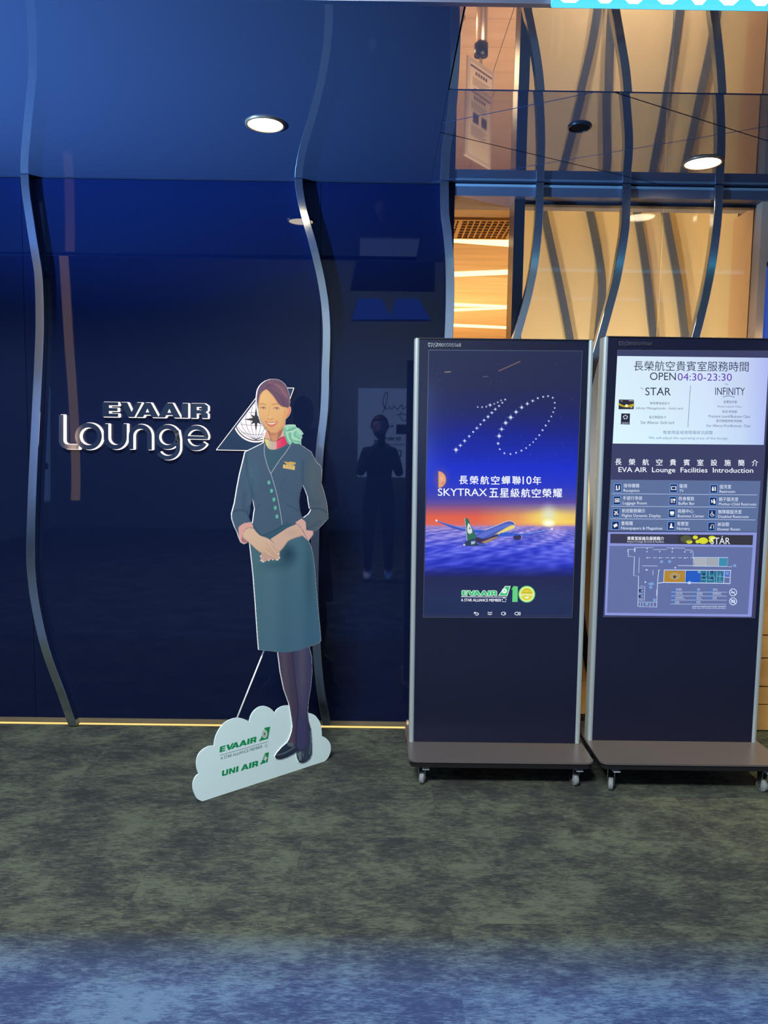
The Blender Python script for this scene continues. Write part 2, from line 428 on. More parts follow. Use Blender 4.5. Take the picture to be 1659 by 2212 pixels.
# dark glass wall: panels with hairline joints
wl = struct('wall_back', MB().box((XL, W+0.012, 0.03), (XB, W+0.10, CZ+0.3)), M_SEAM)
xs = [XL, -4.0, -2.9, -1.52 - 0.6, P(708, 900, W).x - 0.0, XB]
xs = [XL, -3.6, P(62, 1000, W).x, P(690, 1000, W).x, XB]
for a, b in zip(xs[:-1], xs[1:]):
    adopt(wl, MB().box((a+0.001, W, 0.035), (b-0.001, W+0.012, CZ-0.004)).build('glass_panel', M_BLACK))
adopt(wl, MB().box((XB-0.012, W-0.001, 0.03), (XB, W+0.22, CZ)).build('end_panel', M_BLACK))
# lit skirting at the foot of the dark wall
bb = struct('baseboard_back', MB().box((XL, W-0.004, 0.012), (XB, W+0.02, 0.034)), mat('brass_skirting', (0.42, 0.34, 0.22), 0.35, metal=0.7))
led = MB().box((XL, W-0.008, 0.002), (XB, W+0.004, 0.007)).build('light_line', emi((255, 214, 130), 1.2)); adopt(bb, led)

# soffit, front band cut into panels along the seams
cl = struct('ceiling', MB().box((XL, YF, CZ+0.016), (XR, W+0.20, CZ+0.06)), M_SEAM)
def split(polys, a, b, gap):
    d = (b-a).normalized(); n = Vector((-d.y, d.x)); out = []
    for po in polys:
        for sgn in (1, -1):
            res = []
            for i in range(len(po)):
                p, q = po[i], po[(i+1) % len(po)]
                dp = (p-a).dot(n)*sgn-gap/2; dq = (q-a).dot(n)*sgn-gap/2
                if dp >= 0: res.append(p)
                if dp*dq < 0: res.append(p+(q-p)*(dp/(dp-dq)))
            if len(res) > 2: out.append(res)
    return out
def c2(px, py): v = PZ(px, py, CZ); return Vector((v.x, v.y))
XMZ = 0.215
polys = [[Vector((XL, YF)), Vector((XMZ, YF)), Vector((XMZ, W+0.19)), Vector((XL, W+0.19))], [Vector((XMZ+0.001, YS+0.006)), Vector((XR, YS+0.006)), Vector((XR, W+0.19)), Vector((XMZ+0.001, W+0.19))]]
for a, b in (((988, 259), (1305, 195)), ((1355, 208), (1544, 268)), ((960, 288), (1116, 325)), ((992, 384), (1544, 292))):
    far = [po for po in polys if sum(p.x for p in po)/len(po) < 0.1]
    polys = far+split([po for po in polys if po not in far], c2(*a), c2(*b), 0.006)
for po in polys:
    n = len(po); v = [(p.x, p.y, CZ) for p in po]+[(p.x, p.y, CZ+0.014) for p in po]
    f = [tuple(range(n)), tuple(range(2*n-1, n-1, -1))]+[(i, (i+1) % n, n+(i+1) % n, n+i) for i in range(n)]
    adopt(cl, MB().add(v, f).build('ceiling_panel', M_SOFFIT))
drop = (YS-YF)*math.tan(math.radians(1.2))
mp = [XMZ+0.004, 2.6, XR]
for a, b in zip(mp[:-1], mp[1:]):
    v = [(a, YS-0.006, CZ), (b, YS-0.006, CZ), (b, YF, CZ-drop), (a, YF, CZ-drop)]
    v += [(x, y, z+0.014) for x, y, z in v]
    adopt(cl, MB().add(v, [(0,1,2,3),(7,6,5,4),(0,1,5,4),(1,2,6,5),(2,3,7,6),(3,0,4,7)]).build('mirror_panel', M_MIRROR))
# hall-side fascia above the soffit edge, with the lit sign box at the right
struct('trim_1', MB().box((XL, YF-0.02, CZ-drop-0.001), (XR, YF-0.0, 3.12)), mat('blue_grey_fascia', (0.06, 0.08, 0.13), 0.3, metal=0.4))
struct('trim_2', MB().box((XL, YF-0.02, 3.12), (XR, YF+0.10, 3.16)), M_FRAME)
# hall shell
struct('wall_left', MB().box((XL-0.1, HB, 0), (XL, W+0.1, HZ)), M_HALL)
struct('wall_right', MB().box((XR, HB, 0), (XR+0.1, W+0.1, HZ)), M_HALL)
struct('wall_front', MB().box((XL, HB-0.1, 0), (XR, HB, HZ)), M_HALL)
struct('ceiling', MB().box((XL-0.1, HB-0.1, HZ), (XR+0.1, W+0.2, HZ+0.1)), M_HALLD)
# ---- glazed lounge front at the right
tr = struct('trim_3', MB().box((XB, W-0.02, CZ-0.060), (XR, W+0.20, CZ-0.004)), mat('bronze_head_rail', (0.16, 0.15, 0.18), 0.35, metal=0.4))
adopt(tr, MB().box((XB, W-0.026, CZ-0.018), (XR, W-0.018, CZ-0.008)).build('bright_line', M_ALU))
w1 = struct('window_1', MB().box((XB2-0.005, W+0.02, 0.0), (XB2+0.045, W+0.16, CZ-0.06)), M_FRAME)   # mullion beside the opening
w2 = struct('window_2', MB().box((XB2+0.035, W+0.06, 0.0), (XB3, W+0.10, 0.05)).box((XB2+0.035, W+0.06, CZ-0.072), (XB3, W+0.10, CZ-0.055)), M_FRAME)
xm = P(1428, 560, W+0.08).x
for a, b in ((XB2+0.035, xm-0.004), (xm+0.004, XB3)):
    adopt(w2, MB().box((a, W+0.075, 0.05), (b, W+0.085, CZ-0.07)).build('glass_pane', M_PANE))
tr4 = struct('trim_4', MB().box((XB3, W+0.0, 0.0), (XB3+0.05, W+0.30, CZ-0.06)), mat('champagne_jamb', (0.78, 0.54, 0.34), 0.5, metal=0.1))
YB = W+0.72                                          # cream backdrop in the show window
struct('wall_back', MB().box((XB2+0.10, YB, 0.0), (XB3+0.05, YB+0.05, 3.1)), M_BEIGE)
struct('wall_left', MB().add([(XB2, W+0.2, z) if k == 0 else (XB2+0.02, W+0.2, z) if k == 1 else (XB2+0.13, YB+0.01, z) if k == 2 else (XB2+0.11, YB+0.01, z) for z in (0, 3.1) for k in range(4)], [(0,3,2,1),(4,5,6,7),(0,1,5,4),(1,2,6,5),(2,3,7,6),(3,0,4,7)]), M_BEIGE)
struct('wall_right', MB().box((XB3+0.02, W+0.3, 0), (XB3+0.05, YB, 3.1)), M_BEIGE)
struct('ceiling', MB().box((XB2-0.02, W+0.201, 3.1), (XB3+0.05, YB+0.05, 3.13)).box((XB2-0.02, W+0.201, CZ+0.06), (XB3+0.05, W+0.23, 3.13)), M_BEIGE)
struct('trim_5', MB().box((XB2, W+0.10, 0.0), (XB3, YB, 0.03)), M_BEIGE)
for q in (0.28, 0.72):
    xq = XB2+(XB3-XB2)*q
    light('show_window_light', 'SPOT', (xq, W+0.22, 0.45), (xq+0.10, YB, 2.0), 230, (1.0, 0.86, 0.52), 0.06, spot=66, blend=1.0)
# stone cladding right of the show window
wr = struct('wall_right', MB().box((XB3+0.05, W+0.06, 0.0), (XR, W+0.12, CZ)), M_SEAM)
zs = [0.0, P(1640, 1526, W).z, P(1640, 1487, W).z, P(1640, 1425, W).z, P(1640, 1375, W).z, 0.95, 1.3, 1.65, 2.0, 2.35, CZ-0.06]
for a, b in zip(zs[:-1], zs[1:]):
    for x0, x1 in ((XB3+0.052, XB3+0.85), (XB3+0.855, XB3+1.7), (XB3+1.705, XR)):
        adopt(wr, MB().box((x0, W+0.03, a+0.003), (x1, W+0.06, b-0.003)).build('stone_slab', M_STONE))
bl = thing('blue_lit_panel', (P(1650, 660, W).x+0.2, W+0.03, 1.9), 'narrow blue lit panel on the stone cladding at the right edge of the picture', 'panel')
MB().box((P(1651, 660, W).x, W+0.0, P(1655, 740, W).z-0.3), (XR-2.2, W+0.028, P(1655, 576, W).z)).build('panel_face', emi((48, 78, 170), 1.0), bl)
MB().box((P(1651, 660, W).x, W-0.006, P(1655, 576, W).z), (XR-2.2, W+0.028, P(1655, 566, W).z)).build('panel_rim', M_FRAME, bl)
light('cladding_downlight', 'SPOT', (XB3+0.45, 3.1, CZ-0.05), (XB3+0.25, W, 0.2), 150, (1.0, 0.78, 0.40), 0.05, spot=80, blend=0.8)
# ---- lounge interior seen through the opening
struct('ceiling', MB().box((XB-0.6, W+0.2, CZ), (XB2+0.10, YB+0.05, CZ+0.08)).box((XB-0.6, YB+0.05, CZ), (4.2, 13.0, CZ+0.08)), M_WOOD)
struct('wall_left', MB().box((XB-0.7, W+0.1, 0), (XB-0.6, 13.0, CZ)), M_WOOD)
struct('wall_right', MB().box((4.2, W+0.1, 0), (4.3, 13.0, CZ)), M_WOOD)
struct('wall_back', MB().box((XB-0.7, 13.0, 0), (4.3, 13.1, CZ)), M_WOOD)
tr6 = struct('trim_6', MB().add([PZ(*p, CZ-0.001) for p in ((966, 474), (1130, 476), (1130, 479), (966, 477))], [(0,1,2,3)]), M_FRAME)

#@@OBJ
# ================================================================== LIGHTS IN VIEW
def downlight(px, py, wpx, label, lit=True, energy=30, zc=CZ, name='downlight', warm=(1.0, 0.86, 0.66)):
    c = PZ(px, py, zc-0.006); dist = (c-CAM).dot(Fv); r = wpx/2*dist/FPX
    t = thing(name, (c.x, c.y, zc), label, 'ceiling light' if lit else 'ceiling fitting')
    MB().lathe((c.x, c.y, zc), (0, 0, -1), [(r*1.16, 0), (r*1.16, 0.004), (r*1.06, 0.008), (r, 0.006), (r, 0.002), (r*1.16, 0)], 40).build(
        'trim_ring', mat('copper_trim_ring', (0.35, 0.20, 0.10), 0.35, metal=0.6) if lit else M_DARK, t, smooth=True)
    mb = MB().lathe((c.x, c.y, zc), (0, 0, -1), [(r*0.001, 0.0045), (r*0.6, 0.0045), (r, 0.0035)], 40)
    mb.build('diffuser' if lit else 'grille', emi((255, 236, 196), 16.0) if lit else M_SEAM, t)
    if lit: light('downlight_beam', 'SPOT', (c.x, c.y, zc-0.02), (c.x, c.y, 0), energy, warm, r*0.8, spot=120, blend=0.7)
    return t
downlight(573, 271, 75, 'lit warm round downlight in the dark soffit above the lounge lettering', energy=13)
downlight(1518, 354, 73, 'lit warm round downlight in the dark soffit above the right display stand', energy=16)
downlight(1252, 277, 44, 'small unlit dark round fitting in the soffit between the two downlights', lit=False, name='ceiling_speaker')

# lit sign box on the fascia, its lower edge at the top of the picture
xa, xb = P(1190, 4, YF-0.03).x, 2.7
sb = thing('illuminated_sign_box', (xa, YF-0.03, 2.72), 'bright cyan-white lit sign box along the fascia at the top edge, right side', 'sign')
MB().box((xa, YF-0.06, P(1400, 5, YF-0.06).z), (xb, YF-0.022, 3.08)).build('sign_face', emi((70, 190, 240), 1.6), sb, bevel=0.006)
zb = P(1400, 5, YF-0.06).z
for x0, x1 in ((1200, 1262), (1285, 1330), (1345, 1395), (1415, 1470), (1492, 1530), (1552, 1600), (1622, 1668)):
    a = P(x0, 2, YF-0.064).x; b = P(x1, 2, YF-0.064).x
    loops = [smooth_poly([(a, zb+0.012), (b, zb+0.012), (b+0.01, zb+0.16), (b, zb+0.30), (a, zb+0.30), (a-0.01, zb+0.16)], 3)]
    mb = MB(); plate(mb, loops, lambda x, z: Vector((x, YF-0.068, z)), (0, 0.008, 0)); mb.build('lit_stroke', emi((225, 255, 255), 2.5), sb)

# ================================================================== STEEL RIBS
def rib(path, wpx, label, name='steel_rib', Y=W, depth=0.045, material=M_STEEL, group=None, ztop=None, cat='rib'):
    pts = smooth_poly(path, 5, False)
    F_, B_ = [], []
    Yf = Y-depth
    for i, (x, y) in enumerate(pts):
        w = wpx[0]+(wpx[1]-wpx[0])*i/(len(pts)-1)
        for s in (-0.5, 0.5):
            v = P(x+s*w, y, Yf); F_.append(v); B_.append(Vector((v.x, Y-0.001, v.z)))
    n = len(pts)
    F_[0].z = F_[1].z = B_[0].z = B_[1].z = (ztop if ztop else CZ-0.002)
    mb = MB()
    for i in range(n-1):
        a = 2*i; mb.add([F_[a], F_[a+1], F_[a+3], F_[a+2]], [(0,1,2,3)]); mb.add([B_[a], B_[a+1], B_[a+3], B_[a+2]], [(3,2,1,0)])
        mb.add([F_[a], B_[a], B_[a+2], F_[a+2]], [(0,1,2,3)]); mb.add([F_[a+1], F_[a+3], B_[a+3], B_[a+1]], [(0,1,2,3)])
    mb.add([F_[0], F_[1], B_[1], B_[0]], [(0,1,2,3)]); e = 2*(n-1); mb.add([F_[e], F_[e+1], B_[e+1], B_[e]], [(3,2,1,0)])
    o = mb.build(name, material)
    bm = bmesh.new(); bm.from_mesh(o.data); bmesh.ops.remove_doubles(bm, verts=bm.verts, dist=1e-5); bmesh.ops.recalc_face_normals(bm, faces=bm.faces); bm.to_mesh(o.data); bm.free()
    md = o.modifiers.new('bevel', 'BEVEL'); md.width = 0.002; md.segments = 2; md.limit_method = 'ANGLE'; md.angle_limit = 0.8
    return tag(o, label, cat, group)
rib([(53,388),(56,420),(62,460),(68,500),(76,550),(83,600),(85.5,700),(82,800),(77,900),(72,1000),(68,1100),(66,1180),(67,1230),(75,1300),(97,1400),(133,1500),(157,1568)], (18, 19),
    'leftmost curved steel rib on the dark glass wall, left of the lounge lettering')
rib([(645,398),(652,440),(662,480),(674,520),(684,560),(693,600),(701,650),(705,700),(705,750),(703,800),(702,850),(699,900),(693,950),(689,1000),(683,1100),(680,1200),(679,1300),(684,1400),(688,1450),(694,1500),(706,1568)], (17, 18),
    'curved steel rib on the dark glass wall right behind the attendant cutout')
rib([(960,402),(961,460),(966,500),(971,560),(972,640),(969,730),(960,850),(945,1000),(930,1150),(925,1300),(935,1450),(950,1572)], (19, 19),
    'curved steel rib along the edge of the dark wall beside the lounge opening')
rib([(1166,420),(1164,480),(1156,560),(1143,630),(1127,690),(1113,740),(1090,830),(1075,950),(1085,1100),(1120,1250),(1160,1400),(1185,1560)], (17, 17),
    'curved steel rib in front of the show window, first right of the lounge opening')
rib([(1353,420),(1352,480),(1344,540),(1331,610),(1315,670),(1297,735),(1272,830),(1250,950),(1240,1100),(1247,1250),(1262,1380),(1285,1500),(1305,1565)], (18, 18),
    'curved steel rib rising from behind the gap between the two display stands')
rib([(1553,420),(1550,480),(1540,560),(1527,630),(1513,690),(1500,740),(1480,830),(1470,950),(1480,1100),(1510,1250),(1550,1400),(1585,1560)], (18, 18),
    'curved steel rib with a gold-lit edge above the right display stand')
GI = 'slim ribs inside the show window'
M_INRIB = mat('satin_blue_grey_rib', (0.13, 0.16, 0.23), 0.3, metal=0.3)
YI = YB-0.03
for pth, lab in (
    ([(1168,425),(1180,480),(1195,550),(1210,620),(1222,680),(1232,735),(1250,850)], 'slim inner rib slanting down right, nearest the lounge opening'),
    ([(1268,425),(1278,470),(1290,530),(1300,590),(1301,640),(1292,735),(1285,850)], 'slim inner rib seen left of the tall front rib above the stand gap'),
    ([(1372,425),(1384,500),(1393,560),(1401,620),(1407,680),(1413,735),(1420,850)], 'slim inner rib directly under the reflected downlight'),
    ([(1432,425),(1442,480),(1455,550),(1466,610),(1474,670),(1482,735),(1495,850)], 'slim inner rib in the middle of the right half of the show window'),
    ([(1540,425),(1552,500),(1561,560),(1567,620),(1572,680),(1575,735),(1580,850)], 'slim inner rib just right of the gold-edged front rib'),
    ([(1618,425),(1626,500),(1632,580),(1630,640),(1627,735),(1625,850)], 'slim inner rib at the right end of the show window')):
    x_, dx_ = pth[-1][0], (pth[-1][0]-pth[-2][0])*0.4
    pth = pth+[(x_+dx_, 980), (x_+dx_*0.4, 1120), (x_-dx_*0.8, 1260), (x_-dx_*1.6, 1380), (x_-dx_*1.8, 1450)]
    rib(pth, (16, 17), lab, name='inner_rib', Y=YI+0.015, depth=0.02, group=GI, ztop=P(1300, 430, YI).z+0.1, material=M_INRIB)

# ================================================================== LOUNGE LETTERING ON THE WALL
YLF = W-0.034
M_LF = mat('dark_mirror_letter_face', (0.30, 0.32, 0.36), 0.06, metal=1.0)
M_LE = emi((255, 240, 235), 1.3)
def wto(x, y): return P(x, y, YLF)
def halo(mb, loops):                                 # thin lit back plate showing round the letter
    for lp in loops:
        n = len(lp)
        for i in range(n):
            a, b = lp[i], lp[(i+1) % n]; dx, dy = b[0]-a[0], b[1]-a[1]; l = math.hypot(dx, dy) or 1; nx, ny = -dy/l*1.2, dx/l*1.2
            q = [(a[0]+nx, a[1]+ny), (b[0]+nx, b[1]+ny), (b[0]-nx, b[1]-ny), (a[0]-nx, a[1]-ny)]
            V = []
            for yy in (W-0.012, W-0.001):
                for x, y in q: v = P(x, y, YLF); V.append(Vector((v.x, yy, v.z)))
            mb.add(V, [(0,1,2,3),(7,6,5,4),(0,1,5,4),(1,2,6,5),(2,3,7,6),(3,0,4,7)], 1)
sg = thing('lounge_wall_sign', P(290, 990, W), 'backlit letters reading EVA AIR Lounge on the dark glass wall', 'sign')
for L_ in wide('EVAAIR'):
    loops = [[(221+228*x, 900+x*3.5-31.5*y) for x, y in lp] for lp in L_]
    mb = MB(); plate(mb, loops, wto, (0, 0.032, 0), 0, 1); halo(mb, loops); mb.build('letter', [M_LF, M_LE], sg)
def stroke(path, w, closed=False):
    n = len(path); L_, R_ = [], []
    for i, p in enumerate(path):
        a = path[(i-1) % n] if closed or i > 0 else p; b = path[(i+1) % n] if closed or i < n-1 else p
        dx, dy = b[0]-a[0], b[1]-a[1]; l = math.hypot(dx, dy) or 1; nx, ny = -dy/l, dx/l
        L_.append((p[0]+nx*w/2, p[1]+ny*w/2)); R_.append((p[0]-nx*w/2, p[1]-ny*w/2))
    return [L_, R_[::-1]] if closed else [L_+R_[::-1]]
def arc(cx, cy, rx, ry, a0, a1, n=28): return [(cx+rx*math.cos(math.radians(a0+(a1-a0)*i/n)), cy-ry*math.sin(math.radians(a0+(a1-a0)*i/n))) for i in range(n+1)]
def ring(cx, cy, r, w, n=40):
    o = arc(cx, cy, r+w/2, r+w/2, 0, 360*(1-1/n), n-1); i = arc(cx, cy, r-w/2, r-w/2, 0, 360*(1-1/n), n-1)
    return [o, i[::-1]]
lets = []
lets.append([stroke([(132, 896), (132, 945)]+arc(146, 951, 14, 14, 180, 270, 8)+[(170, 965.5)], 10)])
lets.append([ring(191, 942.5, 24, 10)])
lets.append([stroke([(229, 915.6), (229, 943)]+arc(249, 945, 20, 21, 180, 360, 16)+[(269, 915.6)], 10)])
lets.append([stroke([(283, 970.5), (283, 943)]+arc(303, 942, 20, 20.5, 180, 0, 16)+[(323, 971.5)], 10)])
lets.append([ring(361, 944, 22, 9.5), stroke([(381, 930), (384.5, 950), (384.5, 968)]+arc(362, 968, 22.5, 21, 0, -150, 14), 9)])
lets.append([stroke(arc(423, 946, 22.5, 22.5, 0, 330, 34), 9.5), [[(402, 941.5), (449, 943), (449, 949), (402, 948)]]])
for grp in lets:
    mb = MB()
    for loops in grp: plate(mb, loops, wto, (0, 0.032, 0), 0, 1); halo(mb, loops)
    mb.build('letter', [M_LF, M_LE], sg)
# tail-fin emblem with the globe
em = thing('tail_fin_emblem', P(550, 972, W), 'dark tail-fin emblem with a lit white globe on the wall behind the cutout head', 'sign')
def eto(x, y): return P(x, y, W-0.012)
fin = [(467, 972), (569, 838), (635, 838), (585, 974)]
mb = MB(); plate(mb, [fin], eto, (0, 0.011, 0)); mb.build('fin_plate', mat('fin_glass', (0.02, 0.04, 0.08), 0.05, spec=0.6), em)
mb = MB()
for a, b in zip(fin, fin[1:]+fin[:1]):
    plate(mb, stroke([a, b], 1.3), lambda x, y: P(x, y, W-0.014), (0, 0.002, 0))
mb.build('lit_outline', M_LE, em)
gx, gy = 553, 906
def clipfin(px, py):                                 # right of the slanting leading edge
    return (px-467)*(838-972)-(py-972)*(569-467)
def gl_poly(r, n=64):
    pts = [(gx+r*math.cos(t*2*math.pi/n), gy-r*math.sin(t*2*math.pi/n)) for t in range(n)]; out = []
    f = lambda p: (p[1]-972)*(102)-(-134)*(p[0]-467)-700   # >0 keeps the side right of the edge
    for i in range(n):
        p, q = pts[i], pts[(i+1) % n]; a, b = f(p), f(q)
        if a >= 0: out.append(p)
        if a*b < 0: t = a/(a-b); out.append((p[0]+(q[0]-p[0])*t, p[1]+(q[1]-p[1])*t))
    return out
mb = MB(); plate(mb, [gl_poly(50)], lambda x, y: P(x, y, W-0.016), (0, 0.003, 0)); mb.build('lit_ring', emi((250, 240, 250), 1.1), em)
mb = MB(); plate(mb, [gl_poly(46.5)], lambda x, y: P(x, y, W-0.0175), (0, 0.001, 0)); mb.build('ring_gap', M_DARK, em)
mb = MB(); plate(mb, [gl_poly(44.5)], lambda x, y: P(x, y, W-0.019), (0, 0.001, 0)); mb.build('lit_globe', emi((250, 240, 250), 1.1), em)
mb = MB(); gt = lambda x, y: P(x, y, W-0.0195)
py0 = gy+44
gclip = lambda p: (p[1]-972)*102+134*(p[0]-467)-700 > 0 and (p[0]-gx)**2+(p[1]-gy)**2 < 44.5**2
for k in range(-4, 5):                               # meridians from the lower pole
    if k == 0: pa = [(gx, gy-44), (gx, py0)]
    else: pa = [(gx+k*11*math.sin(math.pi*t/16)**0.7, gy-44+88*t/16) for t in range(1, 17)]
    pa = [p for p in pa if gclip(p) or k == 0]
    if len(pa) > 1: plate(mb, stroke(pa, 0.8), gt, None)
for yy, hw, sag in ((-30, 33, -4), (-12, 43, -3), (8, 44, 5), (25, 37, 8)):
    pa = [(gx-hw+2*hw*t/16, gy+yy+sag-sag*(((t-8)/8)**2)) for t in range(17)]
    pa = [p for p in pa if gclip(p)]
    if len(pa) > 1: plate(mb, stroke(pa, 0.8), gt, None)
stuff(mb.build('globe_lines', M_DARK, em))
star = []
for k in range(16):
    a = math.pi/8*k; r = (27 if k % 4 == 0 else 15) if k % 2 == 0 else 8
    star.append((gx+r*math.sin(a), gy-r*math.cos(a)))
mb = MB(); plate(mb, [star], lambda x, y: P(x, y, W-0.0202), (0, 0.0005, 0)); mb.build('compass_star', M_DARK, em)

# ================================================================== DISPLAY STANDS
YK = 3.29
def kiosk(TL, TR, BR, BL, label, screen, bg):
    v = [P(*p, YK) for p in (TL, TR, BR, BL)]
    top = (v[0]+v[1])/2; bot = (v[3]+v[2])/2; up = (top-bot).normalized(); rt = up.cross(Vector((0, -1, 0))).normalized()*-1
    rt = Vector((up.z, 0, -up.x)); w = ((v[1]-v[0]).length+(v[2]-v[3]).length)/2; h = (top-bot).length
    root = thing('display_stand', (bot.x, YK, 0), label, 'display stand')
    def L(a, b, c): return bot+rt*a+up*b+Vector((0, c, 0))          # a across, b up, c depth (towards the wall)
    def bx(mb, a0, a1, b0, b1, c0, c1, mi=0):
        V = [L(a, b, c) for b in (b0, b1) for a, c in ((a0, c0), (a1, c0), (a1, c1), (a0, c1))]
        return mb.add(V, [(0,3,2,1),(4,5,6,7),(0,1,5,4),(1,2,6,5),(2,3,7,6),(3,0,4,7)], mi)
    hw = w/2; t = 0.022
    bx(MB(), -hw+t*0.6, hw-t*0.6, 0, h, 0.004, 0.060).build('housing', M_KIOSK, root, bevel=0.003)
    for s in (-1, 1):
        pa = [L(s*(hw-t/2), b, 0.008) for b in (0.0, h*0.5, h)]
        mb = MB(); n = 8; ring_ = [(math.cos(math.pi*(1+i/n))*t/2, math.sin(math.pi*(1+i/n))*t/2*0.9) for i in range(n+1)]+[(t/2, 0.05), (-t/2, 0.05)]
        m = len(ring_); V = [L(s*(hw-t/2)+a, b, 0.008+c) for b in (0.0, h+0.002) for a, c in ring_]
        mb.add(V, [(i, (i+1) % m, m+(i+1) % m, m+i) for i in range(m)]+[tuple(range(m)), tuple(range(2*m-1, m-1, -1))])
        o = mb.build('edge_profile', M_ALU, root); 
        for p in o.data.polygons: p.use_smooth = len(p.vertices) == 4
        md = o.modifiers.new('e', 'EDGE_SPLIT'); md.split_angle = 0.6
    bx(MB(), -hw, hw, h, h+0.004, 0.0, 0.06).build('top_cap', M_FRAME, root)
    # base plate with rounded corners, on four casters
    zt = bot.z; f0, f1 = PZ(1090, 1646, bot.z).y, YK+0.24; r = 0.035
    cor = []
    for cx, cy, a in ((-hw+r-0.008, f0+r, 180), (hw-r+0.012, f0+r, 270), (hw-r+0.012, f1-r, 0), (-hw+r-0.008, f1-r, 90)):
        cor += [(cx+r*math.cos(math.radians(a+90*i/6)), cy+r*math.sin(math.radians(a+90*i/6))) for i in range(7)]
    mb = MB(); plate(mb, [cor], lambda x, y: Vector((bot.x+x, y, zt)), (0, 0, -0.007)); mb.build('base_plate', M_BASE, root, bevel=0.0015)
    mb = MB(); plate(mb, [[(x*0.985, YK+(y-YK)*0.97) for x, y in cor]], lambda x, y: Vector((bot.x+x, y, zt-0.007)), (0, 0, -0.023)); mb.build('under_frame', M_DARK, root)
    zu = zt-0.030
    for sx in (-1, 1):
        for cy in (f0+0.065, f1-0.065):
            cx = bot.x+sx*(hw-0.055); R = 0.026; ay = cy+0.014*sx
            cs = MB().lathe((cx, cy, zu), (0, 0, -1), [(0.001, 0), (0.026, 0), (0.026, 0.005), (0.012, 0.010), (0.010, 0.016), (0.001, 0.016)], 16)
            tilt = Vector((0.95, 0.3*sx, 0)).normalized()
            for s2 in (-1, 1):
                c = Vector((cx, cy, 0))+tilt*0.014*s2
                d = Vector((-tilt.y, tilt.x, 0))
                V = []
                for q in (-0.0015, 0.0015):
                    for dd, zz in ((-0.016, zu-0.012), (0.016, zu-0.012), (0.010, R-0.006), (-0.006, R-0.006)): V.append(c+tilt*q+d*dd+Vector((0, 0, zz)))
                cs.add(V, [(0,1,2,3),(7,6,5,4),(0,1,5,4),(1,2,6,5),(2,3,7,6),(3,0,4,7)])
            o = cs.build('caster', M_CHROME, root)
            wh = MB().lathe(Vector((cx, cy, R))-tilt*0.011, tilt, [(0.001, 0), (0.010, 0), (0.012, 0.002), (R*0.9, 0.001), (R, 0.005), (R, 0.017), (R*0.9, 0.021), (0.012, 0.020), (0.010, 0.022), (0.001, 0.022)], 24).build('wheel', M_RUBBER, smooth=True)
            adopt(o, wh)
            d = Vector((-tilt.y*0.2+0.02, -0.03, 0))
            br = MB(); c = Vector((cx, cy-0.02, zu-0.014)); br.box((cx-0.004, cy-0.042, zu-0.020), (cx+0.026, cy-0.012, zu-0.014)); adopt(o, br.build('brake_pedal', M_WHITE, bevel=0.002))
    bk = MB().box((bot.x-hw*0.55, YK+0.06, zt), (bot.x+hw*0.55, YK+0.10, zt+0.5)).build('rear_brace', M_DARK, root, bevel=0.004)
    # display
    sc = [P(*p, YK) for p in screen]
    mb = MB(); n = Vector((0, -1, 0))
    o = mb.add([p+n*0.0004 for p in sc]+[p+n*-0.003 for p in sc], [(0,1,2,3),(7,6,5,4),(0,1,5,4),(1,2,6,5),(2,3,7,6),(3,0,4,7)]).build('display', mat('display_glass_%d' % bg[0], lin((20, 24, 44)), 0.08, emit=lin(bg), es=1.0), root)
    # thin bezel line around the display
    mb = MB()
    for (a, b) in ((0, 1), (1, 2), (2, 3), (3, 0)):
        pa, pb = screen[a], screen[b]; plate(mb, stroke([pa, pb], 1.0), lambda x, y: P(x, y, YK-0.0008), None)
    mb.build('bezel_line', mat('bezel_line', (0.12, 0.14, 0.18), 0.3, metal=0.5), root)
    return root, o
k1, d1 = kiosk((897, 732), (1282, 735), (1254, 1606), (882, 1604), 'left black portrait display stand showing an aeroplane above clouds', [(926, 756), (1258, 758), (1236, 1335), (914, 1334)], (34, 40, 72))
k2, d2 = kiosk((1304, 729), (1688, 732), (1634, 1603), (1270, 1601), 'right black portrait display stand showing opening hours and a floor plan', [(1334, 756), (1665, 758), (1631, 1335), (1303, 1333)], (57, 59, 92))
rb = MB().tube([P(881, 1600, YK+0.22), P(881, 1570, YK+0.22), P(882, 1556, YK+0.22)], [0.013, 0.013, 0.010], 12).build('rear_foot', mat('copper_foot', (0.42, 0.26, 0.16), 0.4, metal=0.4), smooth=True); adopt(k1, rb)

# phone line printed on the top bezel of both stands
SOFT_W = mat('grey_bezel_print', lin((170, 178, 190)), 0.5)
SOFT_D = mat('dim_bezel_print', lin((90, 98, 116)), 0.5)
def k_lay(o): return lambda x, y: P(x, y, YK-0.001-o)
for kk, x0, m, d in ((k1, 925, SOFT_W, 0.008), (k2, 1337, SOFT_D, 0.006)):
    mb = MB(); to = lambda x, y: P(x, y, YK-0.0004)
    y0 = 741 if kk is k1 else 738
    text(mb, '0800505568', (x0+19, x0+71, y0, y0+8), to, dy=d, bold=0.02)
    for pth in ([(x0, y0), (x0+5, y0), (x0+5, y0+1), (x0, y0+1), (x0, y0+5), (x0+5, y0+5)], [(x0+6, y0), (x0+10, y0), (x0+6, y0+5), (x0+10, y0+5)], [(x0+11, y0+5), (x0+13, y0), (x0+15, y0+5)], [(x0+15, y0), (x0+19, y0), (x0+19, y0+5), (x0+16, y0+5)]):
        plate(mb, stroke(pth, 0.9), to, None)
    for q in range(4): plate(mb, [[(x0+1+q*5, y0+6.6), (x0+3+q*5, y0+6.6), (x0+3+q*5, y0+8.4), (x0+1+q*5, y0+8.4)]], to, None)
    stuff(mb.build('bezel_print', m, kk))

